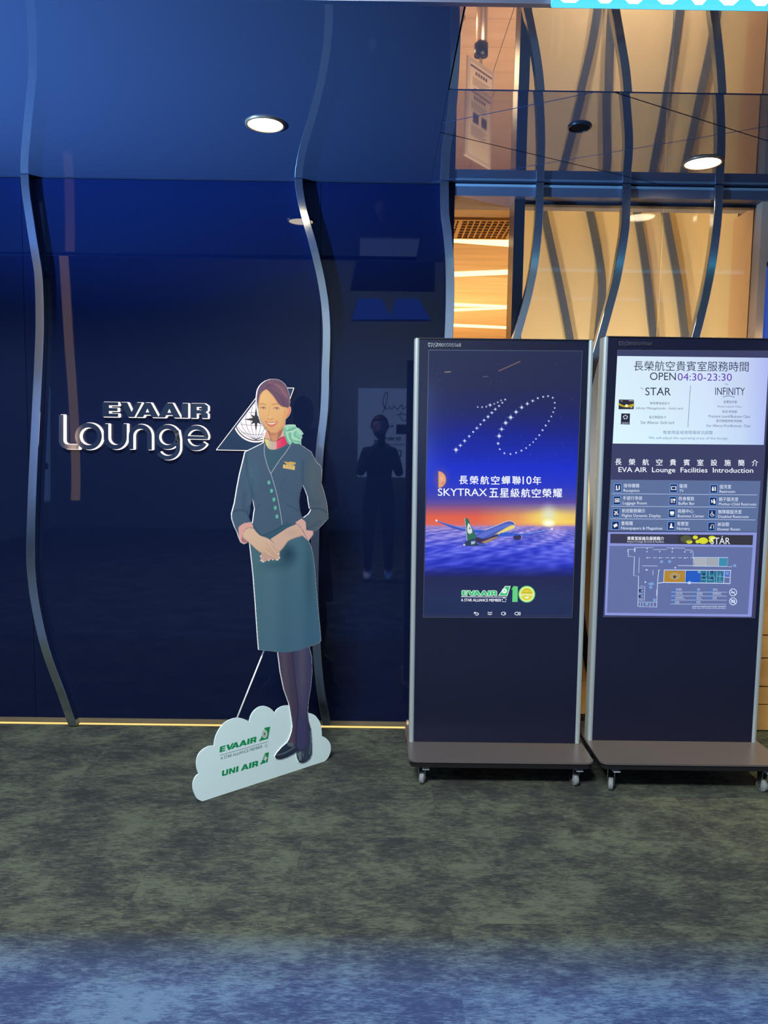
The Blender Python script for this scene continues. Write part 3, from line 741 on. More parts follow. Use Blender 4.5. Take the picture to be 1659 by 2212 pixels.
# ---------------- picture on the left display
def lerp(stops, t):
    t = np.asarray(t); xs = [s[0] for s in stops]; return tuple(np.interp(t, xs, [s[1][i] for s in stops]) for i in range(3))
NX, NY = 330, 560
s_, t_ = np.meshgrid(np.linspace(0.004, 0.996, NX), np.linspace(0.003, 0.985, NY))
q = [(926, 756), (1258, 758), (1236, 1335), (914, 1334)]
X = (1-t_)*((1-s_)*q[0][0]+s_*q[1][0])+t_*((1-s_)*q[3][0]+s_*q[2][0]); Yp = (1-t_)*((1-s_)*q[0][1]+s_*q[1][1])+t_*((1-s_)*q[3][1]+s_*q[2][1])
cv = Canvas(X, Yp)
base = lerp([(756, (40, 46, 78)), (830, (40, 43, 82)), (880, (36, 40, 96)), (930, (30, 38, 130)), (970, (30, 44, 168)), (1010, (28, 48, 200)), (1050, (44, 58, 196)), (1078, (74, 70, 168)), (1095, (128, 88, 150))], Yp)  # top of the sky has the glass reflection painted into its colours
cv.c[...] = np.stack(base, -1)
m = Yp > 1088
fx = (X-915)/322
hor = 1136
for yy in ():
    pass
tt = np.clip((Yp-1088)/(hor-1088), 0, 1)
Lc = np.stack(lerp([(0, (98, 78, 150)), (0.25, (160, 88, 120)), (0.6, (226, 98, 72)), (0.9, (224, 104, 84)), (1, (200, 120, 140))], tt), -1)
Rc = np.stack(lerp([(0, (106, 96, 168)), (0.25, (166, 142, 142)), (0.5, (226, 190, 110)), (0.85, (248, 206, 96)), (1, (214, 160, 150))], tt), -1)
mixr = np.clip((fx-0.35)/0.5, 0, 1)[..., None]
cv.c = np.where(m[..., None], Lc*(1-mixr)+Rc*mixr, cv.c).astype(np.float32)
# sea of clouds
m = Yp > hor
dep = np.clip((Yp-hor)/112, 0, 1)
u = (X-1075)/(0.35+dep*1.5); vv = 42*np.log1p(dep*6)
nz = (np.sin(u*0.055+vv*0.33+1.2*np.sin(vv*0.21+u*0.021))+0.6*np.sin(u*0.11-vv*0.61+2.0*np.sin(u*0.03+vv*0.4))+0.5*np.sin(u*0.19+vv*1.1+1.4*np.sin(u*0.07-vv*0.5)))/2.1
nz = np.clip(0.5+0.5*nz, 0, 1)**1.3
lo = np.stack(lerp([(0, (140, 120, 190)), (0.1, (80, 86, 190)), (0.45, (44, 56, 200)), (0.75, (34, 44, 170)), (0.93, (32, 38, 110)), (1, (36, 42, 84))], dep), -1)
hi = np.stack(lerp([(0, (190, 150, 190)), (0.1, (196, 176, 240)), (0.45, (128, 134, 246)), (0.75, (76, 86, 226)), (0.93, (44, 50, 130)), (1, (36, 42, 84))], dep), -1)
cv.c = np.where(m[..., None], lo*(1-nz[..., None])+hi*nz[..., None], cv.c).astype(np.float32)
m = Yp > 1248
cv.c = np.where(m[..., None], np.stack(lerp([(1248, (38, 42, 84)), (1290, (38, 48, 88)), (1335, (36, 46, 84))], Yp), -1), cv.c).astype(np.float32)
cv.blob(1010, 955, 100, 60, (24, 34, 160), 0.45); cv.blob(1120, 950, 90, 50, (24, 36, 160), 0.4)
# moon at the left and the sun
cv.blob(952, 1034, 26, 36, (120, 90, 130), 0.6)
cv.poly(arc(947, 1036, 16.5, 18, 90, -90, 18), (226, 160, 118), 1.2)
cv.blob(954, 1034, 7, 9, (246, 190, 140), 0.7); cv.blob(957, 1044, 4, 4, (190, 120, 96), 0.8)
cv.blob(1185, 1118, 70, 26, (252, 226, 110), 0.8); cv.blob(1185, 1112, 26, 34, (220, 235, 230), 0.7); cv.blob(1185, 1129, 22, 13, (255, 246, 120), 1.0)
cv.blob(1185, 1130, 16, 9, (255, 255, 240), 1.0, 0.5)
cv.line([(1030, 803), (1075, 779)][::-1] if False else [(1078, 801), (1123, 781)], 2, (190, 140, 110), 1.5, 0.6)
cv.line([(961, 804), (973, 803)], 2, (180, 160, 120), 1.2, 0.8); cv.line([(1043, 814), (1054, 813)], 1.6, (120, 110, 130), 1.2, 0.7)
# aeroplane, drawn in the coordinates of a 4.74x enlargement of the photograph
A = lambda pts: [(900+x/4.74, 1090+y/4.74) for x, y in pts]
cv.poly(A([(200,160),(330,200),(450,235),(500,250),(505,275),(440,262),(350,235),(215,175)]), (60, 84, 190), 0.8)
cv.line(A([(200,163),(330,205),(490,252)]), 0.7, (190, 200, 250), 0.8, 0.8)
cv.poly(A([(580,262),(660,258),(690,270),(640,290),(590,290)]), (50, 90, 200), 0.8)
body = [(600,320),(700,262),(820,215),(900,182),(950,170),(985,178),(1005,205),(1000,240),(975,258),(900,282),(830,330),(760,375),(700,395),(640,395),(605,375)]
cv.poly(A(body), (74, 92, 178), 0.9, sm=3)
cv.poly(A([(610,325),(720,272),(860,215),(930,196),(980,200),(985,215),(900,238),(760,300),(650,350)]), (92, 112, 208), 1.5, sm=3)
cv.poly(A([(800,310),(880,258),(960,215),(1000,210),(1000,240),(970,256),(900,282),(840,325)]), (232, 214, 120), 1.8, sm=2)
cv.poly(A([(605,330),(680,350),(760,330),(830,300),(840,330),(780,365),(700,398),(640,395),(606,378)]), (60, 52, 88), 1.5, sm=2)
cv.poly(A([(660,385),(760,345),(835,322),(830,335),(760,375),(700,398)]), (206, 170, 120), 1.2, 0.7)
cv.line(A([(700,262),(820,214),(900,180),(950,168),(988,178),(1007,205),(1001,240)]), 0.9, (240, 240, 255), 0.8, 0.9, sm=3)
cv.poly(A([(490,140),(515,138),(530,152),(560,225),(590,280),(610,320),(600,350),(610,395),(540,420),(515,370),(505,260)]), (52, 110, 96), 0.8)
cv.poly(A([(530,190),(545,205),(560,240),(570,280),(545,300),(522,285),(518,230)]), (220, 220, 226), 1.0, sm=2)
cv.blob(900+544/4.74, 1090+243/4.74, 2.6, 3.4, (40, 70, 80), 1.0)
cv.line(A([(493,140),(506,258),(516,365)]), 0.8, (225, 232, 245), 0.8)
cv.poly(A([(515,370),(590,345),(608,365),(612,395),(700,405),(715,418),(660,424),(560,425),(475,422),(470,408)]), (48, 66, 100), 0.8)
cv.poly(A([(555,380),(600,372),(595,400),(560,410)]), (200, 220, 230), 1.2, 0.8)
cv.poly(A([(620,395),(700,402),(712,416),(640,418)]), (60, 90, 190), 0.8)
cv.poly(A([(820,325),(860,290),(920,282),(1040,300),(1180,292),(1290,272),(1385,250),(1300,282),(1180,306),(1060,318),(960,322),(860,330)]), (56, 92, 206), 0.8)
cv.line(A([(1040,298),(1180,290),(1290,270),(1385,250)]), 0.7, (196, 206, 240), 0.8, 0.9)
cv.poly(A([(990,325),(1030,312),(1075,318),(1075,345),(1045,362),(1010,362),(990,345)]), (58, 52, 96), 0.8, sm=2)
cv.line(A([(1070,316),(1078,335),(1070,350)]), 0.8, (230, 230, 240), 0.8)
for x, y in ((203, 163), (487, 412), (1385, 250)): cv.blob(900+x/4.74, 1090+y/4.74, 3.2, 3.2, (255, 255, 255), 1.0, 0.6)
# the 10 drawn in stars, in the coordinates of a 4.046x enlargement
B = lambda x, y: (880+x/4.046, 720+y/4.046)
ss = [(425,1018,8),(463,980,4.5),(500,940,5),(540,900,4),(575,862,3.6),(607,829,4),(639,796,3.6),(670,760,4.2),(705,729,5),(738,694,4),(769,664,4),(801,635,3.6),(830,607,3),(855,579,3),
      (615,645,2),(653,645,2.4),(690,641,2.4),(723,627,5),(760,616,2),(790,603,2.4),(818,586,2.2),
      (802,898,8),(793,963,4.5),(808,1013,2.8),(848,1048,3.2),(901,1055,3),(950,1044,3),(997,1025,3.4),(1038,1003,2.6),(1070,976,2.4),(1099,951,2.2),(1124,923,2.4),(1153,890,3),(1181,847,3.4),(1209,806,3.4),(1236,767,2.6),(1258,727,2.4),(1275,689,2.4),(1288,653,2.4),(1288,607,2.6),(1271,563,3),(1230,549,3),(1187,555,3.2),(1140,567,3.4),(1095,590,4),(1048,616,5),(999,648,6),(950,688,6.5),(903,735,8),(859,783,7.5),(824,838,6)]
for x, y, r in ss:
    x, y = B(x, y); r = r*0.55
    cv.blob(x, y, r+1.8, r+1.8, (130, 160, 255), 0.5); cv.blob(x, y, r*0.8+0.9, r*0.8+0.9, (255, 255, 255), 1.0, 0.5)
    if r > 2: cv.line([(x-r*1.9, y), (x+r*1.9, y)], 0.5, (200, 220, 255), 0.9, 0.8); cv.line([(x, y-r*1.7), (x, y+r*1.7)], 0.5, (200, 220, 255), 0.9, 0.8)
random.seed(4)
for _ in range(60):
    x = random.uniform(930, 1240); y = random.uniform(765, 1005); cv.blob(x, y, 1.1, 1.1, (170, 180, 220), random.uniform(0.2, 0.7))
me = grid_mesh('picture', cv, np.ones((NY-1, NX-1), bool), np_plane((0, YK-0.0010, 0), (0, 1, 0)))
pic = link('picture', me, vcol_mat('screen_picture', True, 0.1)); adopt(d1, pic); pic['label'] = 'aeroplane over blue clouds at sunset with a dotted 10 in the sky'
T1 = k_lay(0.0006); WHT = emi((240, 246, 255), 1.0)
mb = TB()
def chars(mb, s, x0, x1, yt, yb, to, dy, bold):      # spread out ideographs one by one
    n = len(s); w = (yb-yt)*1.02; step = (x1-x0-w)/(n-1)
    for i, ch in enumerate(s): text(mb, ch, (x0+i*step, x0+i*step+w, yt+dy*i*step, yb+dy*i*step), to, bold=bold)
chars(mb, '長榮航空蟬聯', 992, 1125, 1028, 1046, T1, 0.004, 0.022); text(mb, '10', (1129, 1148, 1029, 1046), T1, bold=0.01); text(mb, '年', (1151, 1169, 1029, 1047), T1, bold=0.022)
text(mb, 'SKYTRAX', (946, 1052, 1055, 1071), T1, dy=0.006, bold=0.012); chars(mb, '五星級航空榮耀', 1057, 1214, 1055, 1074, T1, 0.004, 0.022)
text(mb, 'A STAR ALLIANCE MEMBER', (996, 1083, 1293, 1299), T1, dy=0.006, bold=0.03)
plate(mb, stroke([(996, 1289), (1095, 1290)], 1.2), T1, None)
# navigation icons along the lower edge
plate(mb, stroke([(1026, 1324), (1032, 1324), (1034, 1326), (1032, 1328.5), (1027, 1328.5)], 1.5), T1, None); plate(mb, [[(1023, 1324), (1027, 1321), (1027, 1327)]], T1, None)
for yy in (1322, 1326): plate(mb, stroke([(1053.5, yy), (1058, yy+2), (1063, yy)], 1.4), T1, None)
for x0 in (1083, 1112):
    plate(mb, stroke([(x0, 1324), (x0+2, 1323), (x0+6, 1321.5), (x0+7, 1326), (x0+6, 1329), (x0+2, 1328), (x0, 1326.5), (x0, 1324)], 1.2), T1, None)
    plate(mb, stroke([(x0+8.3, 1322.5), (x0+9.3, 1325.5), (x0+8.3, 1328.5)], 1.3), T1, None)
plate(mb, stroke([(1122.6, 1321.5), (1124, 1325.5), (1122.6, 1329.5)], 1.3), T1, None)
adopt(d1, mb.build('lettering', WHT))
# green airline logo and the round award badge
def green_logo(parent, to_a, to_b, x0, x1, yb, hgt, slope, edge, m_edge, m_green):
    for grow, to, m, nm in ((edge, to_a, m_edge, 'logo_outline'), (0, to_b, m_green, 'logo_letters')):
        if grow == 0 and edge == 0 and nm == 'logo_outline': continue
        mb = MB()
        for L_ in wide('EVAAIR'):
            loops = [[(x0+(x1-x0)*x, yb+slope*(x1-x0)*x-hgt*y) for x, y in lp] for lp in L_]
            if grow:
                for lp in loops[:1]: plate(mb, stroke(lp, grow*2, True)[:1], to, None)
                cen = loops[0]; plate(mb, [cen], to, None)
                n = len(cen)
                for i in range(n): plate(mb, stroke([cen[i], cen[(i+1) % n]], grow*2), to, None)
            else: plate(mb, loops, to, None)
        adopt(parent, mb.build(nm, m))
T1b, T1c, T1d, T1e = k_lay(0.0010), k_lay(0.0014), k_lay(0.0018), k_lay(0.0022)
GRN = emi((60, 190, 120), 1.0); WG = emi((225, 250, 235), 1.0)
green_logo(d1, T1, T1b, 998, 1073, 1286, 10, 0.006, 1.1, WG, GRN)
mb = MB(); plate(mb, [[(1076, 1287), (1091, 1266), (1103, 1266), (1096, 1287.5)]], T1, None); adopt(d1, mb.build('fin_outline', WG))
mb = MB(); plate(mb, [[(1078.5, 1286), (1092, 1267.3), (1101, 1267.3), (1095, 1286.3)]], T1b, None); adopt(d1, mb.build('fin_fill', GRN))
mb = MB(); plate(mb, [arc(1089.5, 1276.5, 5.6, 5.6, 0, 345, 23)], T1c, None); adopt(d1, mb.build('fin_globe', WG))
mb = MB(); plate(mb, [[(1089.5, 1274), (1090.3, 1276), (1092, 1276.5), (1090.3, 1277.2), (1089.5, 1279), (1088.7, 1277.2), (1087, 1276.5), (1088.7, 1276)]], T1d, None); adopt(d1, mb.build('fin_star', GRN))
mb = MB()
for k in range(5):
    a = math.radians(90+72*k); c = (1089+4.2*math.cos(a), 1296-4.2*math.sin(a)); plate(mb, stroke([(c[0]-2, c[1]), (c[0]+2, c[1]+0.4)], 1.4) if k == 0 else stroke([(c[0]-1.5*math.sin(a), c[1]-1.5*math.cos(a)), (c[0]+1.5*math.sin(a), c[1]+1.5*math.cos(a))], 1.5), T1b, None)
adopt(d1, mb.build('star_mark', WHT))
mb = MB(); plate(mb, [[(1104.5, 1273), (1109, 1266.5), (1118, 1267), (1117.5, 1300), (1106.5, 1299.6), (1107, 1274)]], T1, None); adopt(d1, mb.build('numeral_one', emi((70, 200, 110), 1.0)))
mb = MB()
for xx in (1108.5, 1110.7, 1112.9, 1115.1): plate(mb, stroke([(xx+0.6, 1268), (xx, 1299)], 0.45), T1b, None)
plate(mb, stroke([(1109, 1266.5), (1118, 1267), (1117.5, 1300), (1106.5, 1299.6)], 0.7), T1b, None)
adopt(d1, mb.build('numeral_stripes', emi((170, 240, 190), 1.0)))
for r, m, to, nm in ((18, emi((130, 225, 130), 1.0), T1, 'badge_rim'), (15.6, emi((240, 246, 180), 1.0), T1b, 'badge_ring'), (13.6, emi((222, 212, 60), 1.0), T1c, 'badge_face')):
    mb = MB(); plate(mb, [arc(1138, 1283.5, r, r, 0, 350, 35)], to, None); adopt(d1, mb.build(nm, m))
mb = MB()
for k in range(5):
    a = math.radians(125-17.5*k); cx, cy = 1138+10.6*math.cos(a), 1283.5-10.6*math.sin(a)
    plate(mb, [[(cx+1.3*(1 if j % 2 == 0 else 0.5)*math.sin(j*math.pi/5), cy-1.3*(1 if j % 2 == 0 else 0.5)*math.cos(j*math.pi/5)) for j in range(10)]], T1d, None)
text(mb, '5-STAR AIRLINE', (1127, 1149, 1278.6, 1281.6), T1d, bold=0.02)
adopt(d1, mb.build('badge_print', emi((120, 110, 20), 1.0)))
mb = MB(); text(mb, 'SKYTRAX', (1125, 1151, 1283, 1287), T1d, bold=0.05); plate(mb, [[(1132, 1291), (1136, 1289.5), (1138, 1288.5), (1140, 1289.5), (1144, 1291), (1140, 1292), (1138, 1293.5), (1136, 1292)]], T1d, None)
adopt(d1, mb.build('badge_band', WG))

# ---------------- right display
T2 = [k_lay(0.0006*(i+0.3)) for i in range(6)]
def quad(lv, pts, m, nm='panel', parent=d2):
    mb = MB(); plate(mb, [pts], T2[lv], None); o = mb.build(nm, m); adopt(parent, o); return o
SH = 0.048
NXW, NYW = 40, 24
s_, t_ = np.meshgrid(np.linspace(0, 1, NXW), np.linspace(0, 1, NYW)); q = [(1333.5, 769), (1661, 773), (1650, 961), (1323.5, 958)]
X = (1-t_)*((1-s_)*q[0][0]+s_*q[1][0])+t_*((1-s_)*q[3][0]+s_*q[2][0]); Yp = (1-t_)*((1-s_)*q[0][1]+s_*q[1][1])+t_*((1-s_)*q[3][1]+s_*q[2][1])
cv = Canvas(X, Yp); fx = s_
cv.c[...] = np.stack(lerp([(0, (218, 240, 252)), (0.6, (210, 228, 250)), (0.85, (196, 212, 244)), (1, (176, 188, 244))], fx), -1)
cv.c[...] = cv.c+(t_[..., None]-0.3)*np.array([2, 10, 4])
wp = link('notice_panel', grid_mesh('notice_panel', cv, np.ones((NYW-1, NXW-1), bool), np_plane((0, YK-0.0010, 0), (0, 1, 0))), vcol_mat('screen_picture', True, 0.1)); adopt(d2, wp)
INK = emi((44, 50, 84), 1.0); GREY = emi((108, 116, 150), 1.0); PUR = emi((104, 66, 178), 1.0)
mb = TB(); to = T2[2]
text(mb, '長榮航空貴賓室服務時間', (1369, 1617, 779, 801), to, dy=0.008, sh=0.02, bold=0.004)
text(mb, 'OPEN', (1404, 1460, 804.5, 821), to, dy=0.008, bold=0.004)
text(mb, 'STAR', (1394, 1449, 837, 854), to, dy=0.006, bold=-0.012); text(mb, 'INFINITY', (1545, 1609, 837, 853), to, dy=0.01, bold=0.0)
plate(mb, stroke([(1418, 852), (1427, 843), (1430, 836)], 0.8), to, None); plate(mb, stroke(smooth_poly([(1561, 858), (1574, 855), (1587, 858.5)], 5, False), 1.0), to, None)
plate(mb, stroke([(1491.5, 833), (1486, 923)], 0.8), to, None)
adopt(d2, mb.build('lettering', INK))
mb = MB(); text(mb, '04:30-23:30', (1464, 1581, 806, 822), to, dy=0.008, bold=0.008); adopt(d2, mb.build('hours_lettering', PUR))
mb = TB()
text(mb, 'The', (1383, 1390, 837, 841), to); text(mb, 'The', (1565, 1573, 828, 832), to)
adopt(d2, mb.build('small_lettering', GREY))
mb = TB()
for s, x0, x1, yt, yb in (('無限萬哩遊金卡', 1404, 1447, 868, 874), ('Infinity MileageLands - Gold card', 1374, 1475, 879, 885.5), ('星空聯盟金卡', 1402, 1439, 898, 904), ('Star Alliance- Gold card', 1384, 1456, 909, 915.5),
                          ('皇璽桂冠艙', 1563, 1592, 865, 871), ('Royal Laurel Class', 1551, 1602, 876, 881), ('桂冠/商務艙', 1560, 1592, 886, 892), ('Premium Laurel/Business Class', 1531, 1620, 896, 902), ('星空聯盟頭等/商務艙', 1547, 1603, 906, 912), ('Star Alliance First/Business  Class', 1526, 1621, 916.5, 922)):
    text(mb, s, (x0, x1, yt, yb), to, dy=0.008, bold=0.006)
adopt(d2, mb.build('fine_lettering', emi((84, 92, 126), 1.0)))
mb = TB(); text(mb, '惟使用區域視現場狀況調整', (1432, 1540, 930, 938), to, dy=0.004, bold=0.006); text(mb, 'We will adjust the operating areas of the lounge.', (1401, 1573, 943, 950), to, dy=0.006, bold=0.006)
adopt(d2, mb.build('advice_lettering', emi((100, 134, 176), 1.0)))
quad(2, [(1337, 863), (1369, 863.5), (1369.5, 870), (1369, 884), (1336, 884)], emi((44, 42, 58), 1.0), 'gold_card')
quad(3, smooth_poly([(1337, 871), (1348, 876), (1358, 875), (1369, 872), (1369, 877), (1358, 880), (1346, 879), (1337, 875)], 3), emi((190, 170, 40), 1.0), 'card_swirl')
mb = MB(); plate(mb, [arc(1353.5, 876.5, 3.4, 3, 0, 340, 17)], T2[4], None); adopt(d2, mb.build('card_glow', emi((250, 246, 190), 1.0)))
quad(2, [(1342, 893), (1361, 893.3), (1360, 917), (1341, 916.5)], emi((34, 36, 62), 1.0), 'alliance_card')
mb = MB()
for k in range(5):
    a = math.radians(90+72*k); c = (1351+5*math.cos(a), 901-4.5*math.sin(a)); tg = (math.sin(a), math.cos(a))
    plate(mb, [[(c[0]-2.6*tg[0], c[1]-2.6*tg[1]), (c[0]+2.6*tg[0], c[1]+2.6*tg[1]), (c[0]-2.6*math.cos(a), c[1]+2.6*math.sin(a))]], T2[3], None)
text(mb, 'GOLD', (1343.5, 1358, 912, 915.4), T2[3], bold=0.01); adopt(d2, stuff(mb.build('alliance_mark', emi((225, 235, 250), 1.0))))
mb = MB(); plate(mb, stroke([(1340, 866), (1345, 866.3)], 1), T2[3], None); plate(mb, stroke([(1358, 865.5), (1368, 866)], 1.4), T2[3], None); plate(mb, stroke([(1362, 880), (1366, 880)], 2), T2[3], None); adopt(d2, stuff(mb.build('card_print', emi((190, 190, 190), 1.0))))
# headline
mb = TB(); n = 11
for i, ch in enumerate('長榮航空貴賓室設施簡介'): text(mb, ch, (1329+i*29.5, 1342.5+i*29.5, 991+i*0.22, 1004.5+i*0.22), T2[0], bold=0.016)
text(mb, 'EVA AIR  Lounge  Facilities  Introduction', (1336, 1627, 1009, 1023), T2[0], dy=0.006, bold=0.012)
adopt(d2, mb.build('headline', WHT))
# facilities table
quad(0, [(1319.5, 1036), (1643, 1039), (1635, 1149), (1314, 1146)], emi((92, 112, 156), 1.0), 'table_panel')
mb = MB()
for (x0, x1, yy) in ((1321.5, 1636, 1066.5), (1320, 1634, 1093.5), (1318.5, 1632, 1120.5)): plate(mb, stroke([(x0, yy), (x1, yy+2.6)], 1.0), T2[1], None)
adopt(d2, stuff(mb.build('table_lines', emi((190, 205, 240), 1.0))))
cells = [('接待櫃檯', 'Reception', 34, 34), ('電視', 'TV', 17, 9), ('盥洗室', 'Restroom', 25, 33), ('手提行李房', 'Luggage Room', 42, 52), ('熱食餐飲', 'Buffet Bar', 34, 35), ('親子盥洗室', 'Mother-Child Restroom', 42, 81),
         ('航班動態顯示', 'Flights Dynamic Display', 50, 84), ('商務中心', 'Business Center', 34, 57), ('無障礙盥洗室', 'Disabled Restroom', 51, 66), ('書報櫃', 'Newspapers & Magazines', 25, 89), ('育嬰室', 'Nursery', 25, 28), ('淋浴間', 'Shower Room', 25, 49)]
tx = TB()
def icon(mb, x, y, k, to):
    b = lambda pts: plate(mb, [[(x+px, y+py) for px, py in pts]], to, None)
    d = lambda cx, cy, r: plate(mb, [arc(x+cx, y+cy, r, r, 0, 315, 7)], to, None)
    if k == 0: d(4, 3.6, 1.5); b([(2.6,5.2),(5,5.2),(6,9),(3,9)]); d(10, 3.6, 1.4); b([(8.6,5.2),(11.4,5.2),(11,12),(9,12)]); b([(2,10),(8,10),(8,12.5),(2,12.5)])
    elif k == 1: plate(mb, [[(x+1.5, y+3), (x+12.5, y+3), (x+12.5, y+11), (x+1.5, y+11)], [(x+3, y+4.3), (x+3, y+9.6), (x+11, y+9.6), (x+11, y+4.3)]], to, None)
    elif k == 2: d(4.4, 3.4, 1.4); b([(3.2,5),(5.6,5),(6.4,9),(5.4,12),(3.4,12),(2.4,9)]); d(10, 3.4, 1.4); b([(8.8,5),(11.2,5),(11,12),(9,12)]); b([(6.9,3),(7.5,3),(7.5,12),(6.9,12)])
    elif k == 3: plate(mb, [[(x+2, y+3), (x+12, y+3), (x+12, y+11.5), (x+2, y+11.5)], [(x+3.4, y+4.4), (x+3.4, y+10.2), (x+10.6, y+10.2), (x+10.6, y+4.4)]], to, None); b([(4.6,6),(9.4,6),(9.4,9),(4.6,9)])
    elif k == 4: b([(2.4,2.5),(4,2.5),(4,12),(2.8,12)]); b([(5.4,2.5),(6.6,2.5),(6.6,12),(5.4,12)]); d(10, 5, 2.6); b([(9.5,7),(10.5,7),(10.8,12),(9,12)])
    elif k == 5: d(4, 5, 1.5); b([(3,6.6),(6,6.6),(6,10),(3,10)]); d(9, 3.6, 1.8); b([(7,5.4),(11.4,5.4),(12,12),(7.6,12)])
    elif k == 6: b([(2,3),(4,3),(11.5,8.4),(11,9.4),(7,8)]); b([(11.5,2.2),(10,2.2),(4,6.6),(5,7.6)]); plate(mb, ring(x+4.6, y+10, 1.7, 1.2, 10), to, None); b([(8,10.5),(12,10.5),(12,11.8),(8,11.8)])
    elif k == 7: b([(2.6,3),(11.4,3),(11.4,9),(2.6,9)]); b([(4,10),(10,10),(11,11.8),(3,11.8)])
    elif k == 8: d(6.2, 3, 1.3); b([(5.6,4.4),(7,4.4),(7.4,7.6),(10,7.8),(11.6,11.4),(10.4,12),(9,9),(6,8.8)]); plate(mb, stroke(arc(x+6.4, y+9, 3.2, 3.2, 120, 320, 10), 1.1), to, None)
    elif k == 9: b([(2,6.4),(9.4,2.6),(12,8),(4.6,12)])
    elif k == 10: d(7, 3.4, 1.9); b([(5,5.4),(9,5.4),(8.4,8),(11.6,10),(11.6,12),(3,12)])
    else: b([(2.4,11.6),(4.4,11.6),(6,7.6),(5,7.2)]); b([(5.4,11.6),(6.6,11.6),(7,8),(6.4,8)]); plate(mb, stroke([(x+5, y+7), (x+7, y+3.4), (x+11.4, y+3.4), (x+11.4, y+12)], 1.1), to, None)
for i, (zh, en, w1_, w2_) in enumerate(cells):
    r, c = divmod(i, 3); x = (1326.5, 1447, 1534)[c]-r*1.7; y = (1044.3, 1045.2, 1046.6)[c]+r*27.1
    im = MB(); plate(im, [[(x, y), (x+16.5, y), (x+16, y+19), (x-0.5, y+19)]], T2[1], None, 0); plate(im, [[(x+1.2, y+1.2), (x+15.2, y+1.2), (x+14.8, y+17.8), (x+0.8, y+17.8)]], T2[2], None, 1)
    k0 = len(im.f); icon(im, x+1.2, y+2.2, i, T2[3]); im.m[k0:] = [2]*(len(im.f)-k0)
    adopt(d2, im.build('facility_icon', [emi((100, 160, 235), 1.0), emi((26, 40, 88), 1.0), WHT]))
    text(tx, zh, (x+20.5, x+20.5+w1_, y+0.3, y+9), T2[2], dy=0.004, bold=0.014); text(tx, en, (x+20.5, x+20.5+w2_, y+12, y+18+(2 if any(q in en for q in 'pgy') else 0)), T2[2], dy=0.006, bold=0.003)
adopt(d2, tx.build('facility_lettering', emi((226, 236, 255), 1.0)))
# floor-plan sheet
quad(0, [(1313.5, 1149), (1635, 1150), (1623.5, 1332.5), (1306, 1329)], emi((138, 150, 218), 1.0), 'plan_border')
quad(1, [(1318.5, 1153), (1627, 1156), (1625.5, 1177.5), (1318, 1173.5)], emi((58, 60, 88), 1.0), 'plan_banner')
quad(2, [(1465, 1155), (1627, 1156.5), (1625.5, 1177.3), (1464, 1175.3)], emi((54, 54, 66), 1.0), 'banner_picture')
mb = MB()
for cx, cy, r, sx in ((1502, 1160.8, 4.2, 1.3), (1489, 1170.5, 4, 1.7), (1519, 1168, 7, 1.5), (1538, 1161.6, 4.2, 1.8), (1536, 1168, 4, 1.3), (1507, 1170, 4, 1.2)): plate(mb, [arc(cx, cy, r*sx, r, 10, 350, 17)], T2[3], None)
adopt(d2, stuff(mb.build('yellow_lights', emi((216, 220, 50), 1.0))))
mb = MB(); plate(mb, [arc(1482, 1164.5, 12, 8, 0, 345, 23)], T2[2+1], None); adopt(d2, mb.build('dim_light', emi((84, 88, 62), 1.0)))
quad(1, [(1317, 1179), (1626, 1182), (1615.5, 1327), (1311, 1323.5)], emi((98, 112, 164), 1.0), 'plan_sheet')
mb = TB()
C6 = lambda pts: [(1290+x/4.496, 1140+y/4.496) for x, y in pts]
text(mb, '貴賓室設施及服務簡介', (1355, 1434.5, 1158.8, 1167), T2[2], dy=0.004, bold=0.02); text(mb, 'Airport Lounge Services & Facilities', (1354.5, 1434, 1168.3, 1172.6), T2[2], dy=0.006, bold=0.01)
text(mb, 'STÁR', (1535, 1577, 1157.5, 1175.5), T2[4], dy=0.004, bold=-0.004)
adopt(d2, mb.build('banner_lettering', WHT))
mb = MB()
def wl_(pts, w=1.0): plate(mb, stroke(C6(pts), w), T2[2], None)
wl_([(300,210),(303,278),(362,282),(355,465),(402,470),(395,765),(578,770),(585,545),(598,410)], 1.3); wl_([(298,210),(370,212),(372,192),(545,192),(545,212),(675,212),(675,195),(850,198),(850,215),(920,218),(932,240),(930,285)], 0.8)
wl_([(365,195),(365,235)], 2.2); wl_([(300,208),(300,240)], 1.8)
for x in range(480, 930, 61): wl_([(x, 291), (x+38, 292)], 0.9)
for x, y in ((486,202),(484,232),(607,232),(731,204),(729,234),(851,235),(912,236),(485,292),(605,293),(727,294),(849,295)): plate(mb, [arc(*C6([(x, y)])[0], 1.4, 1.4, 0, 315, 7)], T2[2], None)
wl_([(410,290),(404,440)], 0.9); wl_([(437,370),(585,372)], 0.9); wl_([(783,367),(940,370)], 1.1); wl_([(543,412),(541,458)], 1.0)
wl_([(1270,378),(1305,380),(1306,362)], 0.8); wl_([(595,410),(610,412)], 1.4); wl_([(590,540),(640,530),(1228,540),(1290,543)], 1.6); wl_([(652,410),(1302,415)], 1.5); wl_([(1295,415),(1290,543)], 1.4)
wl_([(645,530),(652,410)], 1.2); wl_([(858,412),(856,530)], 1.0); wl_([(1232,480),(1292,484)], 1.0); wl_([(1228,540),(1234,415)], 1.2)
wl_([(420,568),(462,570),(457,705),(410,703)], 0.9); 
for y in (585, 612, 640, 665, 690): wl_([(405, y), (446, y+1)], 0.8)
for x in (420, 445, 515, 545): wl_([(x, 728), (x-1, 765)], 0.8)
wl_([(395,722),(575,724)], 0.8); wl_([(580,600),(578,660)], 1.6)
